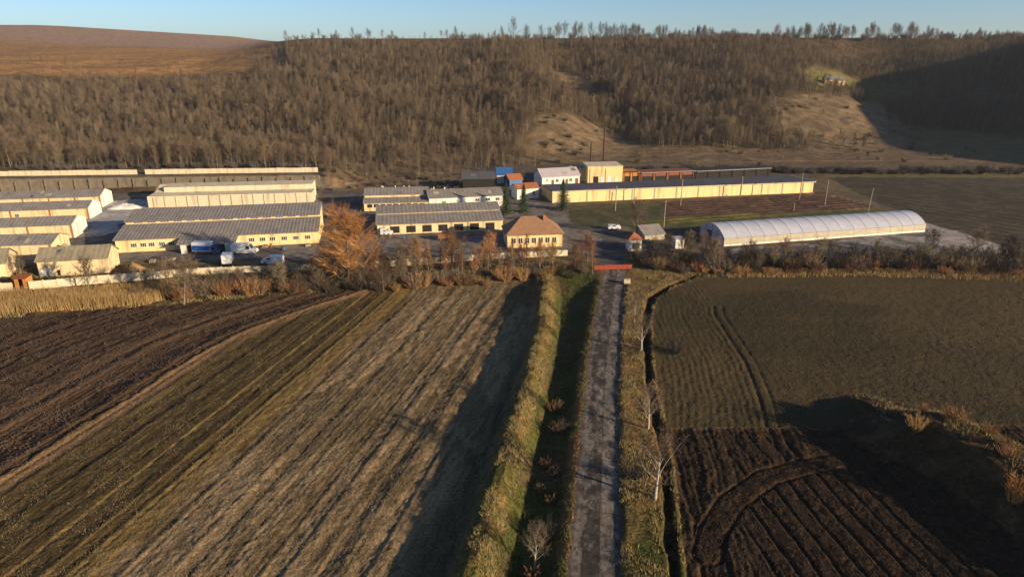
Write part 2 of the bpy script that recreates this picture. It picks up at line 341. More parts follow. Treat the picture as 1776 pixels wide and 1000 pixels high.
def near(X, Y):
    """height, zone id and base colour of the foreground"""
    z = np.zeros_like(X); q = road_q(X, Y); n = X.shape
    qb = X - left_edge(Y)                                    # + = towards the road
    fade = ss(153, 134, Y)
    lump = fbm(X/3.1, Y/3.1, 21, 4)-.5; lump2 = fbm(X/.9, Y/.9, 33, 3)-.5; big = fbm(X/14, Y/14, 41, 3)
    zone = np.zeros(n, int); col = np.zeros(n+(3,))
    # zones: 1 road 2 verge right 3 bank/ditch left 4 left plough A 5 left stubble 6 right crop 7 right plough 8 mound 9 headland strips
    dd, dp = dist_poly(X, Y, DITCH); dd = dd*(1.15+.9*(vn(dp/2.3,dp*0,25)-.5)) + lump*.25
    xd = np.interp(Y, [p[1] for p in DITCH], [p[0] for p in DITCH])
    right_of_ditch = (X > xd) | (Y > right_top(X)+8)
    lefttop = left_top(X); righttop = right_top(X)
    s, sA = field_coords(X, Y)
    # --- left side
    ditch_z = np.interp(q, [-60,-9,-6.2,-4.6,-3.3,-2.7], [-1.6,-1.7,-1.7,-1.2,-.12,0.0])
    bz = np.interp(qb, [-3.2,-1.6,-.6,.5,1.6,3.4], [-1.25,-.1,.9,.9,.1,-1.7]) + (lump*.25+(big-.5)*.5)*np.interp(np.abs(qb), [0,3,4], [1,1,0])
    zl = np.where(qb > 0, np.maximum(bz, ditch_z + lump*.35*ss(-2.6,-4,q)), bz)
    inner_f = ss(-1.6,-3.2,qb)
    fl = -1.25
    pl = (n1(sA*.8+lump*1.3,0)-.5)*.40 + (n1(sA*2.1+lump*1.5,2)-.5)*.16 + np.sin((sA+lump*.5)*2*math.pi/.95)*.06*n1(sA*.35,1) + lump2*.34
    st = (n1(s*1.0+lump*.2,2)-.5)*.18 + (n1(s*2.3+lump*.3,1)-.5)*.10 + np.sin((s+lump*.5)*2*math.pi/.75)*.015*(.3+1.4*big) + lump2*.26
    isA = sA < SA - .2
    trk = np.exp(-((s-STRK)/.35)**2) + np.exp(-((s-STRK-1.9)/.3)**2)*.5
    zfield = fl + np.where(isA, pl, st) - trk*.09
    zl = np.where(qb < -1.6, np.where(qb < -3.2, zfield, bz*(1-inner_f)+zfield*inner_f), zl)
    # --- right side
    zr = np.interp(q, [2.6,2.85,3.3,5.5,9,30], [0,.22,.3,.2,.1,.05]) + lump*.28*ss(2.7,3.2,q)
    zr = zr - (1.0+.7*vn(dp/4,dp*0,26))*np.exp(-(dd/.58)**4) + .22*np.exp(-((dd-1.25)/.45)**2)*lump2*1.5
    inplot = (Y < PLOT_Y + .02*(X-20)) & (X > xd+.7)
    # ploughed plot: furrows run up the picture leaning left, an arc of headland ruts on top
    vx, vy = math.sin(R(-7)), math.cos(R(-7)); sp = X*vy - Y*vx
    sv = X*CT*1.0 - Y*math.sin(R(6.0)); near_ditch = ss(9.5, 6.0, X-xd-.6)
    da, pa = dist_poly(X, Y, PLOT_ARC)
    up_ = ss(0,1.6, (Y-np.interp(X, sorted([p[0] for p in PLOT_ARC]), [p[1] for p in sorted(PLOT_ARC)])))
    cut = np.abs(((sp+lump*.45)/2.15+100) % 1-.5)*2.15                # 0 in the middle of a bed, deep at the bed edge
    edge = np.exp(-((cut-1.07)/.15)**2)*(.55+.9*vn(sp*.46+9, Y*.02, 77))
    fur = -.36*edge + np.sin((sp+lump*.4)*2*math.pi/.36)*.04 + lump2*.26
    fur2 = (n1(sv*1.1+lump*2.4,3)-.5)*.55 + lump2*.30 + .05*np.sin((sv+lump)*2*math.pi/.8)
    arc = (-.20*np.exp(-((da-1.45)/.22)**2) + .05*np.sin(pa*2*math.pi/.4)*(da < 1.4))
    zp = np.where(da < 1.75, arc + lump2*.30, fur*(1-near_ditch)*(1-.6*up_) + fur2*np.maximum(near_ditch, .55*up_))
    zp = zp - .16
    # right crop field
    dr, rp = dist_poly(X, Y, RUT1)
    xl = X - np.interp(Y, [p[1] for p in RUT1], [p[0] for p in RUT1])
    rows = np.where(xl < .6, np.sin((xl+lump*.9)*2*math.pi/1.05)*(.3+1.4*n1(xl*.6,1)), .35*np.sin((Y+.05*X+lump*.5)*2*math.pi/1.3)*ss(0,6,xl))
    zc = rows*.022*(.4+1.2*big) + lump2*.17 - .16*np.exp(-(dr/.3)**2) - .1*np.exp(-((dr-1.6)/.25)**2)*(xl > 0)
    infield = (X > xd+.9) & (Y < righttop)
    fedge = ss(.7,1.8, X-xd)
    zr = np.where(infield, zr*(1-fedge) + np.where(inplot, zp, zc)*fedge, zr)
    dm, mp_ = dist_poly(X, Y, MOUND)
    dm2 = dm + lump*2.2
    mh = np.interp(mp_, [0,4,9,60], [2.2,4.1,4.2,3.8])
    mside = X > np.interp(Y, [p[1] for p in MOUND[::-1]], [p[0] for p in MOUND[::-1]])
    mz = mh*np.where(mside, ss(13, 2.2, dm2), ss(6.0, .8, dm2)) + lump*.9*ss(7,3,dm)
    zr = np.where(mz > .15, np.maximum(zr, mz), zr)
    # --- assemble
    qe = q + (fbm(X/1.2,Y/1.6,19,3)-.5)*.75; left = qe < -2.6; right = qe > 2.6
    rz = -.02 + .05*(1-(q/2.6)**2) + (vn(X*.9,Y*.9,3)-.5)*.03
    z = np.where(left, zl, np.where(right, zr, rz))
    z = z*fade + (1-fade)*(lump*.12)
    # --- zones and colours
    def C(r, g, b): return np.array([r, g, b])
    road_c = mix(mix(np.tile(C(.30,.275,.25), n+(1,)), C(.40,.37,.335), ss(.45,.7,fbm(X/1.7,Y/4,8))), C(.07,.062,.058), ss(.62,.72,vn(X*3,Y*.9,4))*.5)
    strip = (q > -1.5+.5*(vn(Y*.18,Y*0,6)-.5)) & (q < .35+.25*(vn(Y*.5,Y*0,9)-.5))
    patch = ss(.36,.44,fbm(X/2.2+3, Y/7, 14))*strip
    road_c = mix(road_c, C(.095,.082,.074), patch*.85); rn = fbm(X/.8,Y/1.6,15,4); road_c = mix(road_c, C(.05,.045,.042), ss(.56,.66,rn)*.6); road_c = mix(road_c, C(.50,.46,.41), ss(.44,.32,rn)*.55)
    pot = ss(.70,.80,vn(X*.55+3,Y*.22,16)); crk = np.abs(fbm(X/1.6,Y/2.2,18,3)-.5); road_c = mix(road_c, C(.04,.037,.034), ss(.022,.006,crk)*.75)
    road_c = mix(road_c, C(.045,.042,.04), np.exp(-((q-.42-.12*(vn(Y*.7,Y*0,2)-.5))/.09)**2)*.9)
    road_c = mix(road_c, C(.20,.15,.10), np.maximum(ss(-2.0,-2.5,q), ss(2.2,2.6,q))*.7)
    zone = np.where(~left & ~right, 1, zone)
    g_dry = C(.34,.23,.10); g_dry2 = C(.22,.16,.075); g_grn = C(.10,.115,.032); g_drk = C(.10,.08,.05)
    gn = fbm(X/5, Y/9, 51, 4); gn2 = fbm(X/1.6, Y/2.2, 57, 3)
    vc = mix(mix(np.tile(g_dry, n+(1,)), g_dry2, ss(.35,.65,gn2)), g_drk, ss(.55,.72,gn)*.7)
    vc = mix(vc, g_grn, ss(70,56,Y)*ss(.3,.55,gn))
    vc = mix(vc, C(.065,.045,.03), ss(.95,.45,dd))
    col = np.where(right[...,None], vc, road_c); zone = np.where(right, 2, zone)
    bc = mix(mix(np.tile(C(.36,.25,.10), n+(1,)), C(.20,.155,.055), ss(.35,.62,gn2)), C(.15,.15,.045), ss(.40,.60,gn)*ss(112,80,Y)); bc = mix(bc, C(.10,.08,.05), ss(.56,.7,fbm(X/2.4,Y/3,58,3))*.8)
    bc = mix(bc, mix(np.tile(g_grn*1.25, n+(1,)), C(.17,.125,.07), ss(.56,.72,gn)), ss(1.2,3.0,qb))
    bc = mix(bc, C(.36,.22,.09), ss(-4.3,-3.4,q))
    col = np.where(left[...,None], bc, col); zone = np.where(left, 3, zone)
    LF = left & (qb < -1.7-.9*lump) & (Y < lefttop)
    soil = mix(np.tile(C(.115,.078,.052), n+(1,)), C(.215,.145,.09), ss(.25,.8,n1(sA*1.1+lump*2,3))*.6*ss(.3,.6,gn+.1))
    soil = mix(soil, C(.06,.038,.026), ss(.55,.8,n1(sA*.22,0))*.55)
    oliv = mix(np.tile(C(.15,.112,.05), n+(1,)), C(.42,.30,.115), ss(.52,.78,n1(s*1.25+lump*.2,1))*.85)
    al = X*ST+Y*CT; mot2 = fbm(s/.4,al/4.0,68,4); oliv = mix(oliv, C(.30,.225,.10), ss(.56,.70,mot2)*.5); oliv = mix(oliv, C(.062,.048,.026), ss(.50,.72,n1(s*1.0+40+lump*.2,2))*.8)
    tan = mix(np.tile(C(.50,.385,.24), n+(1,)), C(.18,.14,.08), ss(.35,.75,n1(s*1.2+lump*.6,0))*.7)
    tan = mix(tan, C(.17,.135,.08), ss(.42,.62,big)*.6); al = X*ST+Y*CT; mot = fbm(s/.5,al/2.0,67,4); tan = mix(tan, C(.13,.10,.062), ss(.45,.65,mot)*.5); tan = mix(tan, C(.56,.43,.265), ss(.52,.40,mot)*.4*ss(.4,.6,gn))
    tb = ss(-1.8,1.8, s-SB+lump*3+(gn-.5)*5)
    fc = oliv*(1-tb[...,None]) + tan*tb[...,None]
    fc = mix(fc, C(.07,.058,.04), np.clip(trk,0,1)*.6*ss(.25,.5,gn))
    fc = mix(fc, C(.34,.225,.135), ss(2.1,.7,np.abs(sA-SA-.6)+lump*.9)*.85)
    fA = sA < SA-.8
    fc = np.where(fA[...,None], soil, fc)
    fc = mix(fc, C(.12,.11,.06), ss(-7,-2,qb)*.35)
    col = np.where(LF[...,None], fc, col); zone = np.where(LF, np.where(fA, 4, 5), zone)
    hd = (left & (Y >= lefttop)); hc = mix(np.tile(C(.24,.175,.085), n+(1,)), C(.12,.095,.05), ss(.35,.6,gn2))
    col = np.where(hd[...,None], hc, col); zone = np.where(hd, 9, zone)
    RFc = infield & (fedge > .5)
    crop = mix(np.tile(C(.120,.096,.052), n+(1,)), C(.155,.12,.062), ss(.35,.7,big))
    crop = mix(crop, C(.075,.068,.034), ss(.5,.7,fbm(X/30+5,Y/12,61,3))*.7)
    crop = mix(crop, C(.19,.145,.07), ss(.2,1.0,rows)*.3*(xl < .6)); crop = mix(crop, C(.06,.045,.03), np.exp(-(dr/.3)**2)*.6)
    plo = mix(np.tile(C(.050,.034,.022), n+(1,)), C(.115,.074,.042), ss(.40,.75,fbm(X/.55,Y/.55,66,3))*.75)
    plo = mix(plo, C(.20,.13,.075), ss(1.0,.3,np.abs(Y-PLOT_Y-.02*(X-20)))*.5)
    rc = np.where(inplot[...,None], plo, crop)
    col = np.where(RFc[...,None], rc, col); zone = np.where(RFc, np.where(inplot, 7, 6), zone)
    mm = (mz > .25) & right & (zr <= mz+.01)
    mc = mix(np.tile(C(.075,.05,.032), n+(1,)), C(.16,.10,.055), ss(.45,.7,gn2)); mc = mix(mc, C(.10,.08,.035), ss(.5,.7,gn)*.6)
    col = np.where(mm[...,None], mc, col); zone = np.where(mm, 8, zone)
    hr = right & (Y >= righttop) & (X > xd+.5) & ~mm
    col = np.where(hr[...,None], mix(hc, C(.13,.14,.045), ss(.45,.6,gn)*.7), col); zone = np.where(hr, 9, zone)
    return z, zone, col*np.array([.50,.455,.40])

def fan(ys, us):
    Y, U = np.meshgrid(ys, us, indexing='ij'); return U*(Y+14.0), Y
def grid_faces(nr, nc):
    i = np.arange(nr-1)[:, None]*nc + np.arange(nc-1)[None]; i = i.ravel()
    return np.stack([i, i+1, i+nc+1, i+nc], 1)
# foreground sheet, split by zone
ys = [30.0]
while ys[-1] < 156: ys.append(ys[-1] + np.interp(ys[-1], [30,48,70,156], [.5,.14,.19,.42]))
us = np.linspace(-.92, .92, 1050)
NX, NY = fan(np.array(ys), us); NZ, ZONE, NC = near(NX, NY)
NF = grid_faces(len(ys), len(us)); fz = ZONE.ravel()[NF[:, 0]]
NV = np.stack([NX, NY, NZ], -1).reshape(-1, 3); NCf = NC.reshape(-1, 3)
NAMES = {1: ('asphalt_road','asphalt'), 2: ('road_verge','rough_grass'), 3: ('grass_bank','rough_grass'), 4: ('ploughed_field','soil'),
         5: ('stubble_field','stubble'), 6: ('crop_field','crop'), 7: ('ploughed_plot','soil'), 8: ('earth_bank','rough_grass'), 9: ('field_margin','rough_grass')}
for k, (nm, mn) in NAMES.items():
    F = NF[fz == k]
    if len(F) == 0: continue
    used = np.unique(F); re = np.zeros(len(NV), int); re[used] = np.arange(len(used))
    struct(link(nm, np_mesh(nm, NV[used], re[F], M[mn], NCf[used])))

# middle ground: yards, verges, the far field
def C3(*a): return np.array(a)
MIDP = [   # (photo polygon, colour, second colour)
    ([(-300,330),(1060,320),(1075,470),(-300,500)], (.19,.172,.155), (.30,.275,.245)),           # yards
    ([(-300,470),(250,452),(700,448),(990,438),(1040,448),(1050,470),(900,500),(-300,560)], (.15,.115,.06), (.26,.19,.09)),
    ([(150,352),(262,345),(262,372),(212,400),(150,412)], (.62,.62,.62), (.48,.48,.48)),
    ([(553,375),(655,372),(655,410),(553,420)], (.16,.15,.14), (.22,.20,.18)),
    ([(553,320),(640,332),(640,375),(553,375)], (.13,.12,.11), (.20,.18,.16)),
    ([(558,285),(800,285),(800,330),(630,334),(558,325)], (.22,.145,.095), (.30,.22,.15)),
    ([(985,352),(1150,345),(1150,400),(1050,398),(985,385)], (.09,.095,.04), (.16,.135,.065)),
    ([(985,392),(1095,395),(1095,403),(985,400)], (.26,.21,.16), (.22,.18,.14)),
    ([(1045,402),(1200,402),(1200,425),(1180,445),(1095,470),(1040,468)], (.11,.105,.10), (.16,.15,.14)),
    ([(1040,455),(1085,455),(1080,500),(1044,500)], (.155,.14,.125), (.12,.11,.10)),
    ([(1085,440),(1230,440),(1230,500),(1080,500)], (.24,.19,.07), (.17,.16,.055)),
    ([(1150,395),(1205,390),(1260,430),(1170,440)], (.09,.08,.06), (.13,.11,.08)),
    ([(1180,425),(2300,410),(2300,520),(1180,500)], (.14,.11,.06), (.20,.15,.08)),
    ([(1150,352),(1420,333),(1520,360),(1160,388)], (.075,.045,.034), (.12,.072,.052)),
    ([(1100,380),(1530,362),(1560,372),(1200,395),(1100,400)], (.10,.115,.035), (.17,.16,.05)),
    ([(1262,432),(1480,415),(1600,392),(1660,395),(1740,432),(1700,446),(1262,452)], (.17,.165,.16), (.42,.40,.38)),
    ([(1600,385),(1650,392),(1760,436),(1700,442),(1610,420)], (.40,.37,.35), (.52,.49,.46)),
    ([(1435,307),(2400,312),(2400,450),(1776,436),(1720,420),(1600,383),(1520,350)], (.075,.062,.038), (.11,.09,.052)),
    ([(1420,296),(2400,298),(2400,312),(1435,307)], (.17,.16,.05), (.24,.19,.08)),
    ([(1000,335),(1400,318),(1420,335),(1000,356)], (.16,.14,.08), (.22,.18,.1)),
    ([(800,285),(1420,290),(1400,320),(850,330)], (.13,.11,.09), (.17,.14,.11)),
]
HILLP = [
    ([(1060,250),(1380,262),(1560,255),(1776,282),(2500,300),(2500,299),(1400,296),(1080,292)], (.27,.20,.125), (.20,.15,.095)),
    ([(935,200),(985,198),(1060,225),(1110,250),(1110,290),(900,290),(920,240)], (.28,.21,.13), (.20,.15,.095)),
    ([(950,125),(1000,130),(1075,175),(1065,190),(1010,172),(955,150)], (.28,.21,.13), (.21,.155,.10)),
    ([(1330,172),(1420,165),(1530,180),(1570,215),(1600,255),(1400,258),(1350,225)], (.28,.21,.135), (.17,.13,.085)),
    ([(1385,118),(1440,120),(1500,140),(1480,165),(1400,150)], (.15,.17,.05), (.24,.20,.08)),
    ([(1480,140),(1590,150),(1570,180),(1500,175)], (.09,.12,.04), (.12,.13,.05)),
    ([(1540,215),(1776,240),(2500,250),(2500,300),(1776,290),(1600,262)], (.20,.16,.08), (.16,.14,.065)),
]
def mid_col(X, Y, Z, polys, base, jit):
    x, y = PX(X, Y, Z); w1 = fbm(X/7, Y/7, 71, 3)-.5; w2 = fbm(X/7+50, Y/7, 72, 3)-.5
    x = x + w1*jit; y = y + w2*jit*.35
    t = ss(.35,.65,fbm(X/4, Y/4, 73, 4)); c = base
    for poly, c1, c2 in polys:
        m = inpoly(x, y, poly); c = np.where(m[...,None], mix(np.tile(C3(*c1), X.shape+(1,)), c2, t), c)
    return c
ym = np.arange(155.5, 331, .75); um = np.linspace(-.95, .95, 620)
MX, MY = fan(ym, um); MZ = base_h(MX, MY) + (fbm(MX/5, MY/5, 81, 3)-.5)*.12 - .02
MZ = np.where(MY < 157, np.minimum(MZ, -.02), MZ)
mb = mix(np.tile(C3(.16,.12,.07), MX.shape+(1,)), (.22,.17,.1), ss(.35,.65,fbm(MX/6,MY/6,75,4)))
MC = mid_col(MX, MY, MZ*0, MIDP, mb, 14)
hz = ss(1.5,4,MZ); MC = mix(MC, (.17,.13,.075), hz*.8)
# drill rows of the far dark field and of the brown plot
px_, py_ = PX(MX, MY, MZ); rowd = np.sin((MX*.75+MY*.66)*2*math.pi/5.2)+.6*np.sin((MX*.75+MY*.66)*2*math.pi/2.3)
far_field = inpoly(px_, py_, [(1435,307),(2400,312),(2400,450),(1776,436),(1720,420),(1600,383),(1520,350)])
MC = np.where(far_field[...,None], MC*(1+.42*rowd*fbm(MX/9,MY/9,76,2))[...,None], MC)
brown = inpoly(px_, py_, [(1150,352),(1420,333),(1520,360),(1160,388)])
pl_d = Vector(P(1500,358)-P(1150,384)).normalized(); sb = -MX*pl_d[1]+MY*pl_d[0]
MC = np.where(brown[...,None], MC*(1+.5*np.sin(sb*2*math.pi/3.2))[...,None], MC)
MZ = MZ + np.where(brown, .30*np.sin(sb*2*math.pi/3.2), 0)
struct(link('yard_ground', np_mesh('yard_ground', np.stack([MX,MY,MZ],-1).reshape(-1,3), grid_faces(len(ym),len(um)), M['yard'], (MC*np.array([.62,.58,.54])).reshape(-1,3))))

# far terrain, out to the horizon
def axis(*segs):
    out = []
    for a, b, st in segs: out += list(np.arange(a, b, st))
    return np.array(out)
xs = axis((-5000,-1500,350),(-1500,-560,40),(-560,620,5),(620,1500,40),(1500,5001,350))
yy = axis((-1500,-200,100),(-200,300,14),(300,680,4.5),(680,1300,16),(1300,2400,80),(2400,7001,400))
TX, TY = np.meshgrid(xs, yy); TZ = base_h(TX, TY)
inside = (np.abs(TX) < .86*(TY+14)) & (TY > 40) & (TY < 316)
TZ = TZ - np.where(inside, 3.0, np.where(TY < 316, .25, 0))
tb_ = mix(np.tile(C3(.17,.125,.075), TX.shape+(1,)), (.12,.09,.055), ss(.35,.65,fbm(TX/15,TY/15,91,4)))
lw = ss(25,-40, TX+.33*TY)*ss(520,548,TY+ (fbm(TX/30,TY/30,93,3)-.5)*26)
orange = mix(np.tile(C3(.52,.30,.115), TX.shape+(1,)), (.40,.235,.10), ss(.4,.6,fbm(TX/40,TY/14,92,4)))
tb_ = tb_*(1-lw[...,None]) + orange*lw[...,None]
pf = ss(790,820,TY + (fbm(TX/90,TY/90,94,2)-.5)*60 + np.clip(TX+420,-200,400)*.25)
tb_ = mix(tb_, (.45,.315,.235), pf*lw)
tb_ = mix(tb_, (.36,.27,.18), lw*np.exp(-((TY-930-.2*TX-(-60))/14)**2)*.8)
tb_ = mix(tb_, (.21,.15,.11), ss(642,655,TY)*(1-lw))
TC = mid_col(TX, TY, TZ, HILLP, tb_, 22)
TC = np.where((TY < 300)[...,None], tb_, TC)
struct(link('terrain', np_mesh('terrain', np.stack([TX,TY,TZ],-1).reshape(-1,3), grid_faces(len(yy),len(xs)), M['hill'], (TC*np.array([.60,.56,.50])).reshape(-1,3))))

def gz(X, Y):
    """ground height at a point"""
    a, b = np.array([[float(X)]]), np.array([[float(Y)]])
    if Y < 155.5: return float(near(a, b)[0][0, 0])
    return float(base_h(a, b)[0, 0])
def PG(x, y):
    """photo pixel -> point on the ground (ray march on the height field)"""
    dx, dy = (x-888.0)/FPX, (y-500.0)/FPX; d = np.array((dx, CP-dy*SP, -SP-dy*CP))
    t = np.arange(40, 1200, 1.0); X, Y, Z = d[0]*t, d[1]*t, CAM_H+d[2]*t
    H = np.where(Y < 155.5, near(X[None], Y[None])[0][0], base_h(X[None], Y[None])[0])
    k = np.argmax(Z <= H); return Vector((X[k], Y[k], H[k]))

# ------------------------------------------------------------------ buildings
def frame2(pa, pb):
    d = (pb-pa); return d.length, math.atan2(d[1], d[0])
def window(parent, x0, x1, z0, z1, y=0.0, mull=1, bars=0, name='window', fm=None):
    """frame (proud of the wall) with its pane as a sub-part"""
    t = .09; q = MB()
    q.box(x0, x1, y-.06, y+.02, z0, z0+t); q.box(x0, x1, y-.06, y+.02, z1-t, z1)
    q.box(x0, x0+t, y-.055, y+.02, z0+t, z1-t); q.box(x1-t, x1, y-.055, y+.02, z0+t, z1-t)
    for k in range(mull):
        c = x0 + (x1-x0)*(k+1)/(mull+1); q.box(c-.05, c+.05, y-.05, y+.02, z0+t, z1-t)
    w = q.build(name, fm or M['frame'], parent)
    box_part('pane', M['glass'], w, x0+.02, x1-.02, y-.02, y+.01, z0+.02, z1-.02)
    return w
def slope(q, x0, x1, ya, za, yb, zb, pitch=1.1, amp=.022, th=.14, m=0):
    """corrugated sheet on a thin slab, from the eave (ya, za) up to (yb, zb)"""
    n = max(2, int((x1-x0)/pitch*4)); k = len(q.v)
    for i in range(n+1):
        x = x0+(x1-x0)*i/n; c = amp*math.cos(2*math.pi*(x-x0)/pitch)
        q.v.append((x, ya, za+amp+c)); q.v.append((x, yb, zb+amp+c))
    for i in range(n): q.f.append((k+2*i, k+2*i+2, k+2*i+3, k+2*i+1)); q.m.append(m)
    k = len(q.v); e = .004
    q.v += [(x0,ya,za-e),(x1,ya,za-e),(x1,yb,zb-e),(x0,yb,zb-e),(x0,ya,za-th),(x1,ya,za-th),(x1,yb,zb-th),(x0,yb,zb-th)]
    for f in ((0,1,2,3),(7,6,5,4),(0,4,5,1),(1,5,6,2),(2,6,7,3),(3,7,4,0)): q.f.append(tuple(k+i for i in f)); q.m.append(m)
def walls_gable(q, L, D, eh, rh, m=0, ridge=.5):
    q.prism([(0,-.3),(D,-.3),(D,eh),(D*ridge,rh),(0,eh)], 'x', 0, L, m)
def hall(name, label, pa, pb, D, eh, rh, wall='cream', roof='asbestos', cat='building', wins=(), doors=(), pil=0, ov=.35, z=0.0, pitch=1.1, gable=None, group=None, ridge=.5, chim=()):
    """long gabled hall: front-left and front-right foot in photo pixels"""
    a, b = P(*pa, z), P(*pb, z); L, rz = frame2(a, b)
    t = thing(name, label, cat, a, rz, group)
    q = MB(); walls_gable(q, L, D, eh, rh, 0, ridge); q.build('wall', M[wall], t)
    if gable:
        for x0, x1 in ((L, L+.05),):
            q = MB(); q.prism([(.02,0),(D-.02,0),(D-.02,eh+.02),(D*ridge,rh+.25),(.02,eh+.02)], 'x', L+.002, L+.28); q.build('gable_wall', M[gable], t)
    sl = (rh-eh)/(D*ridge); q = MB()
    slope(q, -ov, L+ov*(0 if gable else 1), -ov, eh-ov*sl+.16, D*ridge, rh+.16, pitch)
    sl2 = (rh-eh)/(D*(1-ridge)) if ridge < 1 else 0
    if ridge < 1: slope(q, -ov, L+ov*(0 if gable else 1), D+ov, eh-ov*sl2+.155, D*ridge+.01, rh+.155, pitch)
    r = q.build('roof', M[roof], t)
    gp = random.Random(int(pa[0]*7+pa[1]))
    for k in range(int(L/7)):
        x0 = gp.uniform(.5, L-1.8); f0 = gp.uniform(.02,.6); f1 = min(.97, f0+gp.uniform(.25,.4)); zz = lambda f: eh+.16+(rh-eh)*f+.075; yy_ = lambda f: D*ridge*f
        q = MB(); w_ = gp.choice((.95,1.9)); q.face([(x0,yy_(f0),zz(f0)),(x0+w_,yy_(f0),zz(f0)),(x0+w_,yy_(f1),zz(f1)),(x0,yy_(f1),zz(f1))]); q.build('roof_sheet', M[gp.choice(('asbestos_olive','conc','dark_roof','asbestos_dark'))], r)
    for (x, y, w, h) in chim: box_part('chimney', M['brick'], r, x-w/2, x+w/2, y-w/2, y+w/2, eh, rh+h)
    if pil:
        n = int(L/pil)
        for i in range(n+1):
            x = min(L-.2, max(.2, L*i/n)); box_part('pilaster', M['brick'], t, x-.2, x+.2, -.12, .05, -.2, eh-.12)
    for w in wins: window(t, w[0]*L, w[0]*L+w[1], w[2], w[3], mull=w[4] if len(w) > 4 else 1)
    for d in doors: box_part('door', M[d[3]], t, d[0]*L, d[0]*L+d[1], -.06, .03, -.05, d[2])
    return t, L, D

# rows of halls on the left, front to back
hall('livestock_hall', 'rearmost left hall with grey roof, orange pilasters and bright white gable', (-190,371), (177,359), 9, 3.6, 5.0, 'cream', 'asbestos', pil=7.5, gable='white')
hall('livestock_hall', 'second left hall from the back, grey roof and white gable with a dark side', (-190,392), (156,379), 9, 3.3, 4.7, 'cream', 'asbestos', pil=9, gable='white',
     wins=((.62,1.2,1.2,2.2),))
hall('livestock_hall', 'third left hall from the back with broken white gable above pale yard', (-190,426), (129,412), 9, 3.7, 5.1, 'cream', 'asbestos', pil=9, gable='white',
     wins=((.50,1.2,1.3,2.3),))
hall('livestock_hall', 'fourth left hall from the back with low cream wall and tan rubble at its end', (-190,452), (92,443), 9, 3.0, 4.5, 'cream', 'asbestos', pil=12)
hall('farm_shed', 'mossy roofed cream shed behind the concrete fence with a white door', (69,479), (190,472), 7.5, 3.5, 5.6, 'cream', 'asbestos_olive', doors=((.03,1.6,1.6,'white'),(.10,1.2,1.3,'wpaint'),(.26,.6,1.2,'dark')))
hall('farm_shed', 'small gabled shed cut by the left edge of the photo beside the kiosk', (-70,489), (14,481), 9, 3.4, 5.6, 'cream', 'asbestos_olive')
# the two-level hall in the middle left
a, b = P(203,438), P(553,421); L, rz = frame2(a, b)
t = thing('workshop_hall', 'long grey corrugated hall with split-level roof, yellow wall and small windows', 'building', a, rz)
q = MB(); q.prism([(0,-.3),(19,-.3),(19,4.4),(18.2,7.1),(9.4,5.55),(9.4,5.0),(0,3.25)], 'x', 0, L); q.build('wall', M['yellow'], t)
q = MB(); slope(q, -.4, L+.3, -.55, 3.30, 9.25, 5.05, 0.9, .028); r = q.build('lower_roof', M['asbestos'], t)
q = MB(); slope(q, -.3, L+.2, 8.9, 5.75, 18.2, 7.3, 0.9, .028); slope(q, -.3, L+.2, 19.5, 4.3, 18.21, 7.29, 0.9, .028); q.build('upper_roof', M['asbestos'], t)
for i in range(14):
    x = 2+i*(L-4)/14; window(t, x, x+2.2, 5.18, 5.58, 9.4, 2, name='clerestory_window')
for i, f in enumerate((.07,.115,.155,.205,.25,.645,.70,.75,.81,.87,.93)): window(t, f*L, f*L+1.5, 1.15, 2.25, 0, 2)
q = MB(); q.prism([(-4.4,-.2),(-.01,-.2),(-.01,3.15),(-4.4,2.55)], 'x', L*.33, L*.585); ln = q.build('lean_to', M['white'], t)
q = MB(); slope(q, L*.315, L*.60, -5.0, 2.62, -.1, 3.42, 0.9, .028); q.build('lean_to_roof', M['asbestos'], ln)
for f, c in ((.36,'dark'),(.43,'wpaint'),(.49,'dark')): box_part('garage_door', M[c], ln, f*L, f*L+2.6, -4.47, -4.38, -.1, 2.2)
# pale stepped silo walls behind it
a, b = P(258,360), P(543,352); L, rz = frame2(a, b)
t = thing('concrete_store', 'pale windowless concrete store in two steps behind the long grey hall', 'building', a, rz)
box_part('front_block', M['conc_pale'], t, 0, L, 0, 7, -.3, 3.6); box_part('rear_block', M['conc_pale'], t, L*.06, L*.985, 7.002, 15, -.3, 5.2)
q = MB(); q.prism([(7,3.6),(14,3.6),(14,5.19),(13,5.19)], 'x', -.0, L*.0599); q.build('ramp_wall', M['conc_pale'], t)
for i in range(15): box_part('pier', M['conc'], t, L*(i+.5)/15-.12, L*(i+.5)/15+.12, -.12, .02, -.3, 3.45)
# retaining wall with buttresses and the parapet above it
a, b = TERR; L, rz = frame2(a, b)
t = thing('retaining_wall', 'dark stained concrete retaining wall with buttresses below the pale parapet', 'wall', a - (b-a).normalized()*45, rz); L += 45
n = int(L/5.0)
for i in range(n):
    box_part('panel', M['conc_dark'], t, L*i/n+.03, L*(i+1)/n-.03, -.1+.12*((i*37) % 5)/5, .9, -.4, 5.05-.25*((i*53) % 4)/4)
    box_part('buttress', M['conc_dark'], t, L*i/n-.22, L*i/n+.22, -.45, -.12, -.4, 4.7-.3*((i*29) % 3))
t = thing('parapet_wall', 'long pale yellow concrete wall along the foot of the wooded hill', 'wall', a - (b-a).normalized()*45 + Vector((0,7,5.0)), rz)
rr = random.Random(4)
for i in range(int(L/3)):
    if i == int(L/3)-22: continue
    h = 1.75 + rr.uniform(-.07,.07); box_part('panel', M['conc_pale'], t, i*3+.04, i*3+2.94, 0, .22, -.4, h)
    box_part('post', M['conc_pale'], t, i*3-.12, i*3+.03, -.08, .3, -.4, h+.06)

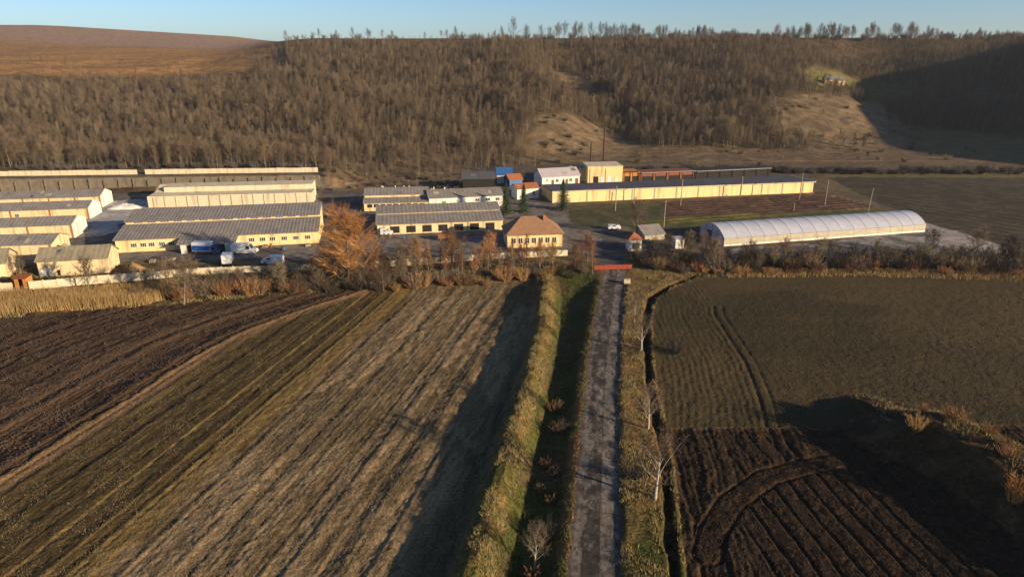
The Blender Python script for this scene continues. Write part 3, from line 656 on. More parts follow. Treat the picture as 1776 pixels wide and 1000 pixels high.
# centre
t_, L, D = hall('workshop_hall', 'grey roofed hall in the centre with white front, green door and lower roof', (745,363), (872,357), 11, 3.6, 5.2, 'white', 'asbestos',
     doors=((.17,1.3,2.5,'green'),), wins=((.62,1.4,1.9,2.9),(.76,1.6,1.9,2.9),(.90,1.4,1.9,2.9)))
a, b = P(632,366), P(744.5,363); L, rz = frame2(a, b)
t = thing('storage_hall', 'grey double-roofed hall in the centre with dark openings along its front', 'building', a, rz)
q = MB(); q.prism([(0,-.3),(12,-.3),(12,4.6),(9,5.6),(4.2,4.3),(4.2,3.4),(0,2.6)], 'x', 0, L); q.build('wall', M['cream'], t)
q = MB(); slope(q, -.3, L-.05, -.4, 2.62, 4.05, 3.5); q.build('lower_roof', M['asbestos'], t)
q = MB(); slope(q, -.3, L-.05, 3.8, 4.35, 9, 5.8); slope(q, -.3, L-.05, 12.3, 4.6, 9.01, 5.79); q.build('upper_roof', M['asbestos'], t)
for i in range(9): box_part('opening', M['dark'], t, 1+i*(L-2)/9, 1+i*(L-2)/9+1.6, -.03, .05, 1.1, 2.1)
a, b = P(655,407), P(872,398); L, rz = frame2(a, b)
t = thing('storage_hall', 'front grey roofed hall beside the golden willow with open dark bays', 'building', a, rz)
q = MB(); q.prism([(0,-.3),(14,-.3),(14,3.6),(12,5.5),(6.4,4.5),(6.4,4.1),(0,2.9)], 'x', 0, L); q.build('wall', M['cream'], t)
q = MB(); slope(q, -.4, L+.3, -.5, 2.95, 6.3, 4.2); q.build('lower_roof', M['asbestos'], t)
q = MB(); slope(q, -.4, L+.3, 6.0, 4.62, 12, 5.7); slope(q, -.4, L+.3, 14.4, 3.5, 12.01, 5.69); q.build('upper_roof', M['asbestos'], t)
for i in range(7): box_part('bay_opening', M['dark'], t, 3.5+i*(L-4)/7, 3.5+i*(L-4)/7+2.6, -.04, .05, .3, 2.2)
# house with hipped roof
a, b = P(880,430), P(975,427); L, rz = frame2(a, b); D = 9.5
t = thing('office_house', 'cream single-storey house with hipped brown tiled roof and a row of windows', 'house', a, rz)
box_part('wall', M['yellow'], t, 0, L, 0, D, -.3, 3.5)
o = .6; q = MB(); e = 3.42; rz_ = 7.2; rd = [(4.2,D/2,rz_),(L-4.2,D/2,rz_)]
c = [(-o,-o,e),(L+o,-o,e),(L+o,D+o,e),(-o,D+o,e)]
q.face([c[0],c[1],rd[1],rd[0]]); q.face([c[1],c[2],rd[1]]); q.face([c[2],c[3],rd[0],rd[1]]); q.face([c[3],c[0],rd[0]]); q.face([c[3],c[2],c[1],c[0]])
r = q.build('roof', M['tile_brown'], t); box_part('chimney', M['brick'], r, L*.68, L*.68+.8, D*.35, D*.35+.8, 5, 7.6)
for i in range(7): window(t, 1.0+i*(L-2)/7, 1.0+i*(L-2)/7+1.25, 1.1, 2.6, 0, 1)
# cluster in front of the hill
def small(name, label, pa, pb, D, eh, rh, wall, roof, **k): return hall(name, label, pa, pb, D, eh, rh, wall, roof, **k)
small('dark_shed', 'dark shed at the foot of the wood, left of the blue roof', (803,331), (858,330), 9, 4.4, 6.2, 'dark', 'dark_roof')  # near-black walls under a dark roof
small('blue_roof_shed', 'small shed with blue sheet roof beside the dark shed', (862,318), (888,318), 6, 3.4, 5.6, 'white', 'blue', pitch=.5)
small('red_roof_shed', 'shed with rusty orange and blue roof in front of the white metal-roofed building', (884,325), (906,323), 5, 2.8, 4.4, 'blue', 'tile', pitch=.5)
small('cabin_house', 'white cabin with red tiled roof between the spruces', (897,346), (934,343), 5.5, 3.6, 4.9, 'white', 'tile', wins=((.72,.9,1.0,2.6),))
small('office_block', 'white building with pale metal roof in front of the bare hill', (940,323), (1005,319), 9, 3.4, 5.8, 'white', 'lilac', pitch=1.3,
      wins=((.10,.9,1.9,2.5),(.36,1.2,1.2,2.4),(.72,1.2,1.2,2.4)), doors=((.25,1.0,2.2,'rust'),(.62,1.0,2.2,'rust'),(.88,1.3,2.3,'rust')))
a, b = P(1019,318), P(1079,317); L, rz = frame2(a, b)
t = thing('boiler_house', 'tall flat-roofed yellow block behind the long hall', 'building', a, rz)
box_part('wall', M['yellow'], t, 0, L, 0, 11, -.3, 6.3); box_part('roof_slab', M['conc_pale'], t, -.15, L+.15, -.15, 11.15, 6.302, 6.55)
for x, w, h, m in ((2.2,2.0,2.6,'dark'),(5.0,1.4,2.4,'wpaint'),(7.6,1.6,2.6,'wpaint'),(10.6,1.2,2.2,'wpaint')): box_part('door', M[m], t, x, x+w, -.06, .03, 0, h)
for x in (.9, 7.0): q = MB(); q.tube([(x,-.15,.1),(x,-.15,5.6)], .07, 5); q.build('downpipe', M['steel'], t)
box_part('shaded_side_block', M['conc'], t, -5.5, -.01, 4, 11, -.3, 5.2)  # greyer box stands for the block's side wall, its shade put into the colour
for (px, py, h, lab) in ((1046,291,17.0,'tall thin dark chimney behind the yellow block'), (1024,288,10.5,'shorter thin dark chimney behind the yellow block')):
    c = P(px, py); t = thing('chimney_stack', lab, 'chimney', c)
    q = MB(); q.tube([(0,0,-.3),(0,0,h)], [.42,.3], 8, cap=True); q.build('flue', M['soot'], t)
    q = MB(); q.tube([(0,0,-.3),(0,0,1.0)], [.8,.75], 8, cap=True); q.build('footing', M['conc'], t)
# dark sheds behind the long hall
for (pa, pb, D, h, wm, rm, lab) in (((1082,315),(1110,314),8,4.0,'orange','dark_roof','orange sheet shed right of the tall yellow block'),
        ((1112,314),(1205,310),8,3.4,'rust','lilac','rust red open shed with pale roof edge behind the long hall'),
        ((1208,310),(1335,304),8,3.2,'dark','lilac','dark open shed with pale roof edge behind the far end of long hall')):
    a, b = P(*pa), P(*pb); L, rz = frame2(a, b); t = thing('open_shed', lab, 'shed', a, rz)
    box_part('wall', M[wm], t, 0, L, .5, D, -.3, h-.25)
    q = MB(); slope(q, -.2, L+.2, -.6, h-.1, D+.3, h-.9, 1.2, .04); q.build('roof', M[rm], t)
    n = max(2, int(L/5))
    for i in range(n+1): box_part('post', M['soot'], t, (L-.2)*i/n, (L-.2)*i/n+.2, -.3, -.1, -.3, h-.28)
    for i in range(n): box_part('bay_opening', M['dark'], t, (L-.2)*i/n+.5, (L-.2)*(i+1)/n-.4, .44, .52, 0, h*.5)
# the long yellow hall
a, b = P(958,351.8), P(1409,333.6); L, rz = frame2(a, b)
t = thing('long_hall', 'very long low yellow hall with flat dark roof', 'building', a, rz); D = 15
q = MB(); q.prism([(0,-.3),(D,-.3),(D,3.2),(0,3.75)], 'x', 0, L); q.build('wall', M['yellow'], t)
q = MB(); q.prism([(-.35,3.765),(D+.3,3.19),(D+.3,3.45),(-.35,4.05)], 'x', -.3, L+.35); q.build('roof', M['dark_roof'], t)
q = MB(); q.prism([(-.4,3.74),(D+.35,3.16),(D+.35,3.55),(-.4,4.14)], 'x', L+.352, L+.6); q.build('verge_board', M['conc_pale'], t)
box_part('fascia', M['conc_pale'], t, -.3, L+.35, -.5, -.352, 3.72, 3.98)
for i in range(12): box_part('pilaster', M['conc'], t, L*(i+.5)/12-.2, L*(i+.5)/12+.2, -.1, .03, -.3, 3.7)

# polytunnel
a, b = P(1255,427), P(1604,401.5); L, rz = frame2(a, b)
t = thing('greenhouse', 'long white film polytunnel with arched roof beside the ploughed plot', 'greenhouse', a, rz); D = 12.5; sw = 2.1; top = 4.6; nb = 16
def arch(y): u = (y/D)*2-1; return sw + (top-sw)*(1-abs(u)**2.2)
ysl = [D*i/12 for i in range(13)]
for i in range(nb):
    x0, x1 = L*i/nb+.05, L*(i+1)/nb-.05; q = MB(); k = 0
    for j in range(5):
        x = x0+(x1-x0)*j/4; sag = -.045*math.sin(math.pi*j/4)
        for y in ysl: q.v.append((x, y, arch(y)+(sag if 0 < y < D else sag*.3)))
    for j in range(4):
        for m_ in range(12): q.f.append((j*13+m_, j*13+m_+1, (j+1)*13+m_+1, (j+1)*13+m_)); q.m.append(0)
    q.build('roof_film', M['film'], t, True)
    box_part('side_panel', M['filmside'], t, x0, x1, -.02, .03, .55, sw-.06); box_part('skirt_board', M['white'], t, x0, x1, -.05, .04, -.2, .5)
for i in range(nb+1):
    x = L*i/nb; q = MB(); q.tube([(x,0,-.2)]+[(x,y,arch(y)+.03) for y in ysl]+[(x,D,-.2)], .035, 5); q.build('arch_frame', M['film'], t)
for x, s_ in ((-.03,1),(L+.03,1)):
    q = MB(); q.face([(x,0,-.1)]+[(x,y,arch(y)-.03) for y in ysl]+[(x,D,-.1)]); e = q.build('end_wall', M['film'], t)
for y in (3.2,6.25,9.3): box_part('end_post', M['steel'], t, -.12, -.04, y-.06, y+.06, -.1, arch(y)-.1)
box_part('end_rail', M['steel'], t, -.11, -.045, .1, D-.1, 2.0, 2.1)
box_part('doorway', M['dark'], t, -.10, -.04, 6.4, 8.6, -.1, 2.6)

# gatehouse, cabins, gate
c = P(1090,435); t = thing('gatehouse', 'tiny white gatehouse with pyramid red tiled roof and dark green window', 'gatehouse', c, R(4))
box_part('wall', M['white'], t, 0, 3.3, 0, 3.2, -.2, 2.9)
q = MB(); c4 = [(-.45,-.45,2.85),(3.75,-.45,2.85),(3.75,3.65,2.85),(-.45,3.65,2.85)]; ap = (1.65,1.6,4.6)
for i in range(4): q.face([c4[i], c4[(i+1) % 4], ap])
q.face(c4[::-1]); q.build('roof', M['tile'], t); w = box_part('window', M['dgreen'], t, .95, 2.45, -.05, .03, .5, 2.0); box_part('sill', M['white'], w, .85, 2.55, -.14, -.05, .4, .5)
c = P(1171,431); t = thing('site_cabin', 'small flat-roofed white cabin left of the polytunnel', 'cabin', c, R(8))
box_part('wall', M['white'], t, 0, 2.4, 0, 2.8, -.2, 2.4); box_part('roof', M['lilac'], t, -.2, 2.6, -.2, 3.0, 2.402, 2.56); box_part('door', M['frame'], t, .9, 1.7, -.05, .03, 0, 1.9)
small('garden_shed', 'grey pent-roof shed behind the red roofed gatehouse', (1118,418), (1152,415), 4.5, 1.6, 3.3, 'conc', 'asbestos', ridge=.9)
a, b = P(1030,468), P(1096,466); L, rz = frame2(a, b)
t = thing('sliding_gate', 'red oxide sliding gate across the end of the road', 'gate', a+Vector((0,0,0)), rz)
for i in range(8): box_part('gate_panel', M['redpaint'], t, L*i/8+.03, L*(i+1)/8-.03, -.03, .03, .15, 1.0)
box_part('top_rail', M['redpaint'], t, 0, L, -.06, .06, 1.002, 1.09); box_part('bottom_rail', M['redpaint'], t, 0, L, -.06, .06, .05, .148)
c = P(1082,493); t = thing('concrete_block', 'pale concrete block at the right edge of the road before the gate', 'block', c, R(-8))
q = MB(); q.prism([(0,-.2),(1.3,-.2),(1.2,.95),(.1,.95)], 'x', 0, 1.4); q.build('body', M['conc_pale'], t); box_part('lifting_slot', M['dark'], t, .4,1.0,-.01,.05,-.1,.18)
# kiosk on the far left
c = P(27,499); t = thing('watch_kiosk', 'orange brown wooden kiosk in front of the concrete fence', 'kiosk', c, R(3))
for x0, x1 in ((0,.75),(1.75,2.5)): box_part('wall', M['orange'], t, x0, x1, 0, .1, -.3, 2.1)
box_part('side_wall', M['orange'], t, 0, .1, .102, 2.2, -.3, 2.1); box_part('side_wall', M['orange'], t, 2.4, 2.5, .102, 2.2, -.3, 2.1); box_part('back_wall', M['rust'], t, .102, 2.398, 2.1, 2.2, -.3, 2.1)
q = MB(); slope(q, -.2, 2.7, -.3, 2.2, 2.4, 2.45, .4, .03); q.build('roof', M['rust'], t)

# panel fence
def fence(name, label, pts, h, m, step=2.4):
    W_ = [P(*p) for p in pts]; t = thing(name, label, 'fence', W_[0]); o = W_[0]; rr = random.Random(9)
    base = {}
    for a, b in zip(W_[:-1], W_[1:]):
        L, rz = frame2(a, b); n = max(1, round(L/step)); st = L/n
        for i in range(n):
            for nm, bx in (('panel', (.08,st-.08,-.05,.06,-.4,h)), ('post', (-.09,.075,-.1,.11,-.4,h+.12))):
                k = (nm, round(st,2))
                if k not in base: q = MB(); q.box(*bx); base[k] = q.mesh(nm, M[m])
                ob = link(nm, base[k], t); p = a + (b-a)*(i/n) - o
                ob.location = (p[0], p[1], p[2] + rr.uniform(-.06,.05)); ob.rotation_euler = (rr.uniform(-.03,.03), 0, rz)
    return t
fence('panel_fence', 'pale yellow concrete panel fence in front of the left sheds', [(-60,505),(24,501)], 1.45, 'conc_pale')
fence('panel_fence', 'long pale concrete panel fence between the yard and the reeds', [(52,499),(150,490),(345,475),(445,471)], 1.45, 'conc_pale')
fence('panel_fence', 'greyer concrete panel fence behind the white vans', [(446,471),(560,467),(650,463)], 1.35, 'conc')
fence('panel_fence', 'concrete panel fence in front of the hipped-roof house', [(651,463),(735,458),(850,449),(985,443)], 1.5, 'conc_pale')

# hillside cottages
for (px, py, w, lab) in ((1430,147,8.5,'tiny cream cottage alone on the green hillside clearing'), (1452,148,5.0,'tiny pink outbuilding right of the hillside cottage')):
    c = PG(px, py); t = thing('cottage', lab, 'cottage', c, R(-6)); q = MB(); walls_gable(q, w, 6, 3, 5); q.build('wall', M['yellow'], t)
    q = MB(); slope(q, -.3, w+.3, -.4, 3.0, 3, 5.2, .8); slope(q, -.3, w+.3, 6.4, 3.0, 3.01, 5.19, .8); q.build('roof', M['asbestos'], t)
    box_part('door', M['dark'], t, w*.4, w*.4+1, -.06, .03, 0, 2)

# heap of pale silage and the rubble cone
def heap(name, label, cat, px, rx, ry, h, m, seed, rz=0):
    c = P(*px); q = MB(); n, k = 26, 8; rr = np.random.RandomState(seed)
    for j in range(k+1):
        t_ = j/k
        for i in range(n):
            a_ = 2*math.pi*i/n; f = 1+.16*math.sin(3*a_+seed)+.08*rr.randn()*(j < k); zz = h*(1-t_)**.8*(1+.08*rr.randn()) if j else h
            q.v.append((rx*t_*f*math.cos(a_), ry*t_*f*math.sin(a_), zz-(.15 if j == k else 0)))
    for j in range(k):
        for i in range(n):
            w_ = (i+1) % n; q.f.append((j*n+i, (j+1)*n+i, (j+1)*n+w_, j*n+w_)); q.m.append(0)
    o = q.build(name, M[m], None, True); o.location = c; o.rotation_euler = (0,0,rz); return tag(o, label, cat)
heap('silage_heap', 'low pale heap beside the rearmost white gable', 'heap', (218,360), 5.5, 3.5, 1.5, 'white', 3)
heap('rubble_heap', 'tan rubble slope at the end of the fourth left hall', 'heap', (116,440), 4.2, 3.5, 2.6, 'conc', 7)
heap('straw_stack', 'brown heap right of the mossy roofed shed', 'heap', (232,470), 2.6, 2.2, 2.2, 'dryleaf', 12)

# utility poles
for (x, yb, yt, lab) in ((1067,366,322,'wooden pole left of the brown plot, nearest the bare tree'),(1099,352,327,'short wooden pole against the left of the yellow hall'),
        (1151,394,346,'wooden pole at the left corner of the brown plot'),(1180,358,311,'wooden pole before the middle of the yellow hall'),
        (1284,343,306,'wooden pole before the right half of the yellow hall'),(1386,346,300,'wooden pole at the right end of the yellow hall'),
        (1430,357,312,'wooden pole right of the yellow hall, on the brown plot edge'),(1505,368,326,'leaning wooden pole behind the polytunnel'),
        (1376,366,352,'short stub post on the brown plot')):
    c = P(x, yb); h = (yb-yt)/ppm(yb); t = thing('utility_pole', lab, 'pole', c)
    lean = .5 if 'leaning' in lab else .08
    q = MB(); q.tube([(0,0,-.3),(lean,0,h)], [.17,.12], 7, cap=True); q.build('post', M['wood'], t)
    if h > 4:
        q = MB(); q.box(lean-.35, lean+.35, -.04, .04, h-.42, h-.34); q.build('crossarm', M['wood'], t)

# ------------------------------------------------------------------ vehicles
def wheels(t, xs_, w, r=.34):
    for x in xs_:
        for y in (-.02, w-.2):
            q = MB(); q.tube([(x,y,r),(x,y+.22,r)], r, 14, cap=True); o = q.build('wheel', M['rubber'], t)
            q = MB(); q.tube([(x,y-.012,r),(x,y+.232,r)], r*.55, 10, cap=True); q.build('rim', M['steel'], o)
def van(label, c, rz, L=5.6, w=2.0, h=2.3):
    """panel van, nose at +x"""
    t = thing('delivery_van', label, 'van', c, rz)
    pr = [(0,.35),(L,.35),(L+.02,.85),(L-.15,1.15),(L-1.05,1.35),(L-1.75,h-.08),(L-2.0,h),(.12,h),(0,h-.15)]
    q = MB(); q.prism(pr[::-1], 'y', 0, w); b = q.build('body', M['wpaint'], t)
    q = MB(); q.face([(L-1.06,.12,1.40),(L-1.06,w-.12,1.40),(L-1.72,w-.15,h-.16),(L-1.72,.15,h-.16)])
    for v in range(len(q.v)): q.v[v] = (q.v[v][0]+.03, q.v[v][1], q.v[v][2]+.02)
    q.build('windscreen', M['glass'], t)
    for y in (-.012, w+.002): box_part('side_window', M['glass'], t, L-2.45, L-1.5, y, y+.01, 1.35, h-.4)
    for y in (.12, w-.42): box_part('headlight', M['lilac'], t, L+.0, L+.04, y, y+.3, .75, .98)
    box_part('bumper', M['rubber'], t, L-.05, L+.1, .05, w-.05, .3, .55); box_part('rear_light', M['redpaint'], t, -.03, 0, .05, .2, .8, 1.4); box_part('rear_light', M['redpaint'], t, -.03, 0, w-.2, w-.05, .8, 1.4)
    wheels(t, (1.0, L-.95), w); return t
def box_truck(label, c, rz, L=6.2, w=2.2, h=3.1, stripe=None):
    t = thing('box_truck', label, 'truck', c, rz); cl = 1.7
    box_part('cargo_box', M['wpaint'], t, 0, L-cl-.1, 0, w, .75, h)
    if stripe:
        for y in (-.02, w+.002): box_part('side_tarpaulin', M[stripe], t, .06, L-cl-.16, y, y+.018, .95, h-.75)
        box_part('rear_tarpaulin', M[stripe], t, -.02, -.002, .06, w-.06, .95, h-.75)
    pr = [(L-cl,.45),(L,.45),(L,1.2),(L-.35,2.1),(L-cl,2.15)]
    q = MB(); q.prism(pr[::-1], 'y', .06, w-.06); q.build('cab', M['wpaint'] if not stripe else M['blue'], t)
    q = MB(); q.face([(L+.01,.15,1.28),(L+.01,w-.15,1.28),(L-.31,w-.2,2.05),(L-.31,.2,2.05)]); q.build('windscreen', M['glass'], t)
    for y in (.045, w-.055): box_part('side_window', M['glass'], t, L-1.4, L-.5, y, y+.01, 1.25, 1.95)
    box_part('chassis', M['rubber'], t, .1, L-.1, .3, w-.3, .45, .745); wheels(t, (1.0, L-.8), w, .4); return t
box_truck('box truck with blue tarpaulin sides parked before the lean-to', P(334,441), R(-2), 6.4, 2.2, 3.0, 'bluepaint')
van('long white van with high roof parked right of the blue truck', P(401,441), R(-2), 6.3, 2.0, 2.6)
box_truck('small white box truck seen end-on near the fence', P(402,462), R(104), 5.0, 2.1, 2.8)
van('white van facing left near the concrete fence', P(494,456), R(174), 5.0, 1.9, 2.1)
van('white and blue van standing behind the front grey hall wall', P(660,409), R(0), 3.2, 1.7, 2.0)
van('pale car parked on the track behind the gatehouse', P(1055,399), R(3), 3.6, 1.6, 1.4)

# ------------------------------------------------------------------ plants
def bare_tree(seed, H, spread, r0, nl, nb, ntw, first=.3, rise=.9, twig=.022, tl=.8, sides=6, gnarl=.12):
    """trunk with limbs (one mesh) and a crown of branches and twigs (another)"""
    g = random.Random(seed); tr, cr = MB(), MB()
    pts, rad = [], []; x = y = 0.0
    for i in range(7):
        f = i/6; pts.append((x, y, H*.86*f - (.3 if i == 0 else 0))); rad.append(r0*(1-f)**.8 + .02)
        x += g.uniform(-1,1)*gnarl*H*.12; y += g.uniform(-1,1)*gnarl*H*.12
    tr.tube(pts, rad, sides)
    def on(ps, f):
        f *= len(ps)-1; i = min(int(f), len(ps)-2); return Vector(ps[i]).lerp(Vector(ps[i+1]), f-i)
    ga = g.random()*6.28
    for k in range(nl):
        f = first + (1-first)*((k+g.random()*.6)/nl); p = on(pts, min(f, .99)); a = ga + k*2.4 + g.uniform(-.4,.4)
        ln = spread*(1.05-.55*f)*g.uniform(.75,1.2); el = rise*g.uniform(.65,1.2) + .35*f
        d = Vector((math.cos(a)*math.cos(el), math.sin(a)*math.cos(el), math.sin(el)))
        lp = [p]; q = p
        for j in range(3):
            d = (d + Vector((g.uniform(-.2,.2), g.uniform(-.2,.2), .12+g.uniform(-.1,.15)))).normalized(); q = q + d*ln/3; lp.append(q)
        lr = max(.03, r0*.42*(1.1-f)); tr.tube(lp, [lr, lr*.7, lr*.45, lr*.2], max(3, sides-2))
        for b in range(nb):
            fb = .2+.8*(b+g.random())/nb; bp = on(lp, min(fb,.999)); bl = ln*g.uniform(.25,.55)*(1.15-.5*fb)
            bd = (d*.6 + Vector((g.gauss(0,.6), g.gauss(0,.6), g.gauss(.35,.35)))).normalized(); be = bp+bd*bl
            cr.cone(bp, be, max(twig*1.3, lr*.28))
            for w in range(ntw):
                wp = bp.lerp(be, .25+.75*g.random()); wd = (bd*.7 + Vector((g.gauss(0,.6), g.gauss(0,.6), g.gauss(.35,.4)))).normalized()
                cr.cone(wp, wp+wd*tl*g.uniform(.5,1.3), twig)
    return tr, cr
def tree_meshes(name, seed, bark_m, twig_m, *a, **k):
    t, c = bare_tree(seed, *a, **k); return t.mesh(name+'_trunk', bark_m, True), c.mesh(name+'_crown', twig_m)
def put_tree(name, label, cat, meshes, loc, sc=1.0, rz=0.0, group=None, tilt=(0,0)):
    t = thing(name, label, cat, loc, rz, group); t.scale = (sc,)*3 if not hasattr(sc, '__len__') else sc; t.rotation_euler = (tilt[0], tilt[1], rz)
    link('trunk', meshes[0], t); link('crown', meshes[1], t); return t

G_ = random.Random(77)
FOREST = [tree_meshes('forest', 100+i, M['bark_dark'], M['twig'], 10.0, (3.0,4.4,3.6,5.0,2.6,4.0)[i], .12, 13, 7, 8, first=(.12,.2,.08,.25,.1,.15)[i], rise=(1.05,.8,.95,.7,1.1,.85)[i], twig=.016, tl=1.25, sides=4) for i in range(6)]
RIDGE = [tree_meshes('ridge', 140+i, M['twig_ridge'], M['twig_ridge'], 10.0, 5.2+1.2*(i % 2), .16, 15, 8, 9, first=.06, rise=.9, twig=.023, tl=1.2, sides=4) for i in range(4)]
# forest sites on the slope
CLEAR = [p for p, _, _ in HILLP]
gx, gy = np.meshgrid(np.arange(-460, 520, 2.9), np.arange(258, 640, 2.9)); rr = np.random.RandomState(8)
gx = gx.ravel() + rr.uniform(-1.9,1.9,gx.size); gy = gy.ravel() + rr.uniform(-1.9,1.9,gy.size)
gzv = base_h(gx[None], gy[None])[0]; fx, fy = PX(gx, gy, gzv)
wob = (fbm(gx/18, gy/18, 201, 3)-.5)
keep = (fx > -160) & (fx < 1940)
yfoot = np.interp(gx, [-400,-70,0,60,170,250,330,420], [262,270,296,338,356,378,392,340])
keep &= gy > yfoot + wob*14
cl = np.zeros(gx.size, bool)
for p in CLEAR: cl |= inpoly(fx+wob*40, fy+(fbm(gx/18+30, gy/18, 203, 3)-.5)*16, p)
keep &= ~cl | (rr.rand(gx.size) < .035)
uu = gx + .33*gy
keep &= (gy < 604) | (gx > 170) | (rr.rand(gx.size) < .25)
keep &= ~((uu < 10) & (gy > 512+wob*30) & (rr.rand(gx.size) > .03))
keep &= fbm(gx/11, gy/11, 207, 2) > .16
hs = np.clip(.60+.50*(fbm(gx/22, gy/22, 205, 3)-.5)*2 + rr.randn(gx.size)*.17, .30, 1.25)*np.interp(gy, [270,450,590,606,638], [.98,.95,.75,.6,.5])
hs *= np.where(cl, .5, 1)
I = np.where(keep)[0]; order = I[np.argsort(gy[I])]
vis = order[(fx[order] > -20) & (fx[order] < 1796)]
solo = set(vis[:300].tolist()); rest = np.array([i for i in order if i not in solo])
def wood_label(x):
    for lim, w_ in ((280,'above left half of the parapet wall'),(560,'above right half of the parapet wall'),(800,'above the scrub bank behind the central halls'),(1000,'behind the blue and white roofed sheds')):
        if x < lim: return w_
    return 'at the foot of the right-hand slope'
for i in sorted(solo):
    put_tree('forest_tree', 'bare tree in the wood, '+wood_label(fx[i]), 'tree', FOREST[G_.randrange(6)], (gx[i], gy[i], gzv[i]-.1), (hs[i]*G_.uniform(.9,1.2), hs[i]*G_.uniform(.9,1.2), hs[i]), G_.uniform(0,6.28), 'front trees of the wood '+wood_label(fx[i]))
# the rest of the wood: one object, instances of the same trees
src = bpy.data.collections.new('wood_sources')
for k, (a_, b_) in enumerate(FOREST):
    vv = np.empty(len(a_.vertices)*3, np.float32); a_.vertices.foreach_get('co', vv); vb = np.empty(len(b_.vertices)*3, np.float32); b_.vertices.foreach_get('co', vb)
    fa = [tuple(p.vertices) for p in a_.polygons]; off = len(a_.vertices); fb = [tuple(off+j for j in p.vertices) for p in b_.polygons]
    me = bpy.data.meshes.new('wood_tree'); me.from_pydata([tuple(v) for v in vv.reshape(-1,3)]+[tuple(v) for v in vb.reshape(-1,3)], [], fa+fb)
    me.materials.append(M['bark_dark']); me.materials.append(M['twig']); me.polygons.foreach_set('material_index', [0]*len(fa)+[1]*len(fb)); me.update()
    src.objects.link(bpy.data.objects.new('wood_tree', me))
me = bpy.data.meshes.new('hillside_wood'); me.from_pydata([(gx[i], gy[i], gzv[i]-.1) for i in rest], [], [])
for nm, ty, val in (('vi','INT',rr.randint(0,6,len(rest)).astype(np.int32)), ('rot','FLOAT_VECTOR',np.stack([rr.randn(len(rest))*.05, rr.randn(len(rest))*.05, rr.rand(len(rest))*6.28],1)),
                    ('scl','FLOAT_VECTOR',np.stack([hs[rest]*1.1, hs[rest]*1.1, hs[rest]],1))):
    at = me.attributes.new(nm, ty, 'POINT'); at.data.foreach_set('value' if ty == 'INT' else 'vector', val.astype(np.int32 if ty == 'INT' else np.float32).ravel())
wood = struct(link('hillside_wood', me), 'stuff'); tag(wood, 'bare brown winter wood covering the hillside', 'wood')
ng = bpy.data.node_groups.new('wood_scatter', 'GeometryNodeTree')
ng.interface.new_socket('Geometry', in_out='INPUT', socket_type='NodeSocketGeometry'); ng.interface.new_socket('Geometry', in_out='OUTPUT', socket_type='NodeSocketGeometry')
gi, go = ng.nodes.new('NodeGroupInput'), ng.nodes.new('NodeGroupOutput'); ip = ng.nodes.new('GeometryNodeInstanceOnPoints')
ci = ng.nodes.new('GeometryNodeCollectionInfo'); ci.inputs['Collection'].default_value = src; ci.inputs['Separate Children'].default_value = True; ci.inputs['Reset Children'].default_value = True
def nat(nm, ty):
    n = ng.nodes.new('GeometryNodeInputNamedAttribute'); n.data_type = ty; n.inputs[0].default_value = nm; return n.outputs[0]
ip.inputs['Pick Instance'].default_value = True
for a_, b_ in ((gi.outputs[0], ip.inputs['Points']), (ci.outputs[0], ip.inputs['Instance']), (nat('vi','INT'), ip.inputs['Instance Index']), (nat('rot','FLOAT_VECTOR'), ip.inputs['Rotation']),
               (nat('scl','FLOAT_VECTOR'), ip.inputs['Scale']), (ip.outputs[0], go.inputs[0])): ng.links.new(a_, b_)
wood.modifiers.new('scatter', 'NODES').node_group = ng
# trees standing on the skyline
g = random.Random(31); px = 560.0
while px < 1790:
    dens = .55 if px < 870 else 1.0
    for k in range(3 if px > 1040 and g.random() < .7 else 1):
        Y = 640 + g.uniform(-6, 26); X = (px+g.uniform(-9,9)-888)/FPX*Y*.97
        z = float(base_h(np.array([[X]]), np.array([[Y]]))[0,0])
        cl_ = .30 + .85*vn(np.array([px/60.0]), np.array([1.5]), 9)[0] + g.uniform(-.2,.2)
        if px < 870: cl_ *= .72
        if 1375 < px < 1480: cl_ *= 1.2
        lab = 'bare tree on the skyline, left half of the ridge' if px < 888 else 'bare tree in the row on the skyline, right half of the ridge'
        put_tree('skyline_tree', lab, 'tree', RIDGE[g.randrange(4)], (X, Y, z-.2), cl_*1.15, g.uniform(0,6.28), 'skyline trees left' if px < 888 else 'skyline trees right')
    px += (g.uniform(4, 12) if g.random() < .8 else g.uniform(15,32))/dens
for (x, h, lab) in ((890,15,'tallest bare tree breaking the skyline at the middle'),(508,8,'dark bare tree where the brown field meets the ridge wood')):
    Y = 640; X = (x-888)/FPX*Y*.97; z = float(base_h(np.array([[X]]), np.array([[Y]]))[0,0]); put_tree('skyline_tree', lab, 'tree', RIDGE[1], (X, Y, z-.2), h/10, 1.0)
# a few trees and bushes on the brown field above the wood
g = random.Random(12)
for (x, y) in ((40,108),(75,105),(120,104),(130,98),(205,92),(280,100),(345,84),(350,96),(395,104),(420,98),(430,84),(468,88),(480,96)):
    c = PG(x, y+4); put_tree('field_tree', 'small bare tree at the edge of the brown upper field', 'tree', FOREST[g.randrange(6)], c, g.uniform(.4,.75), g.uniform(0,6.28), 'small trees of the upper field')

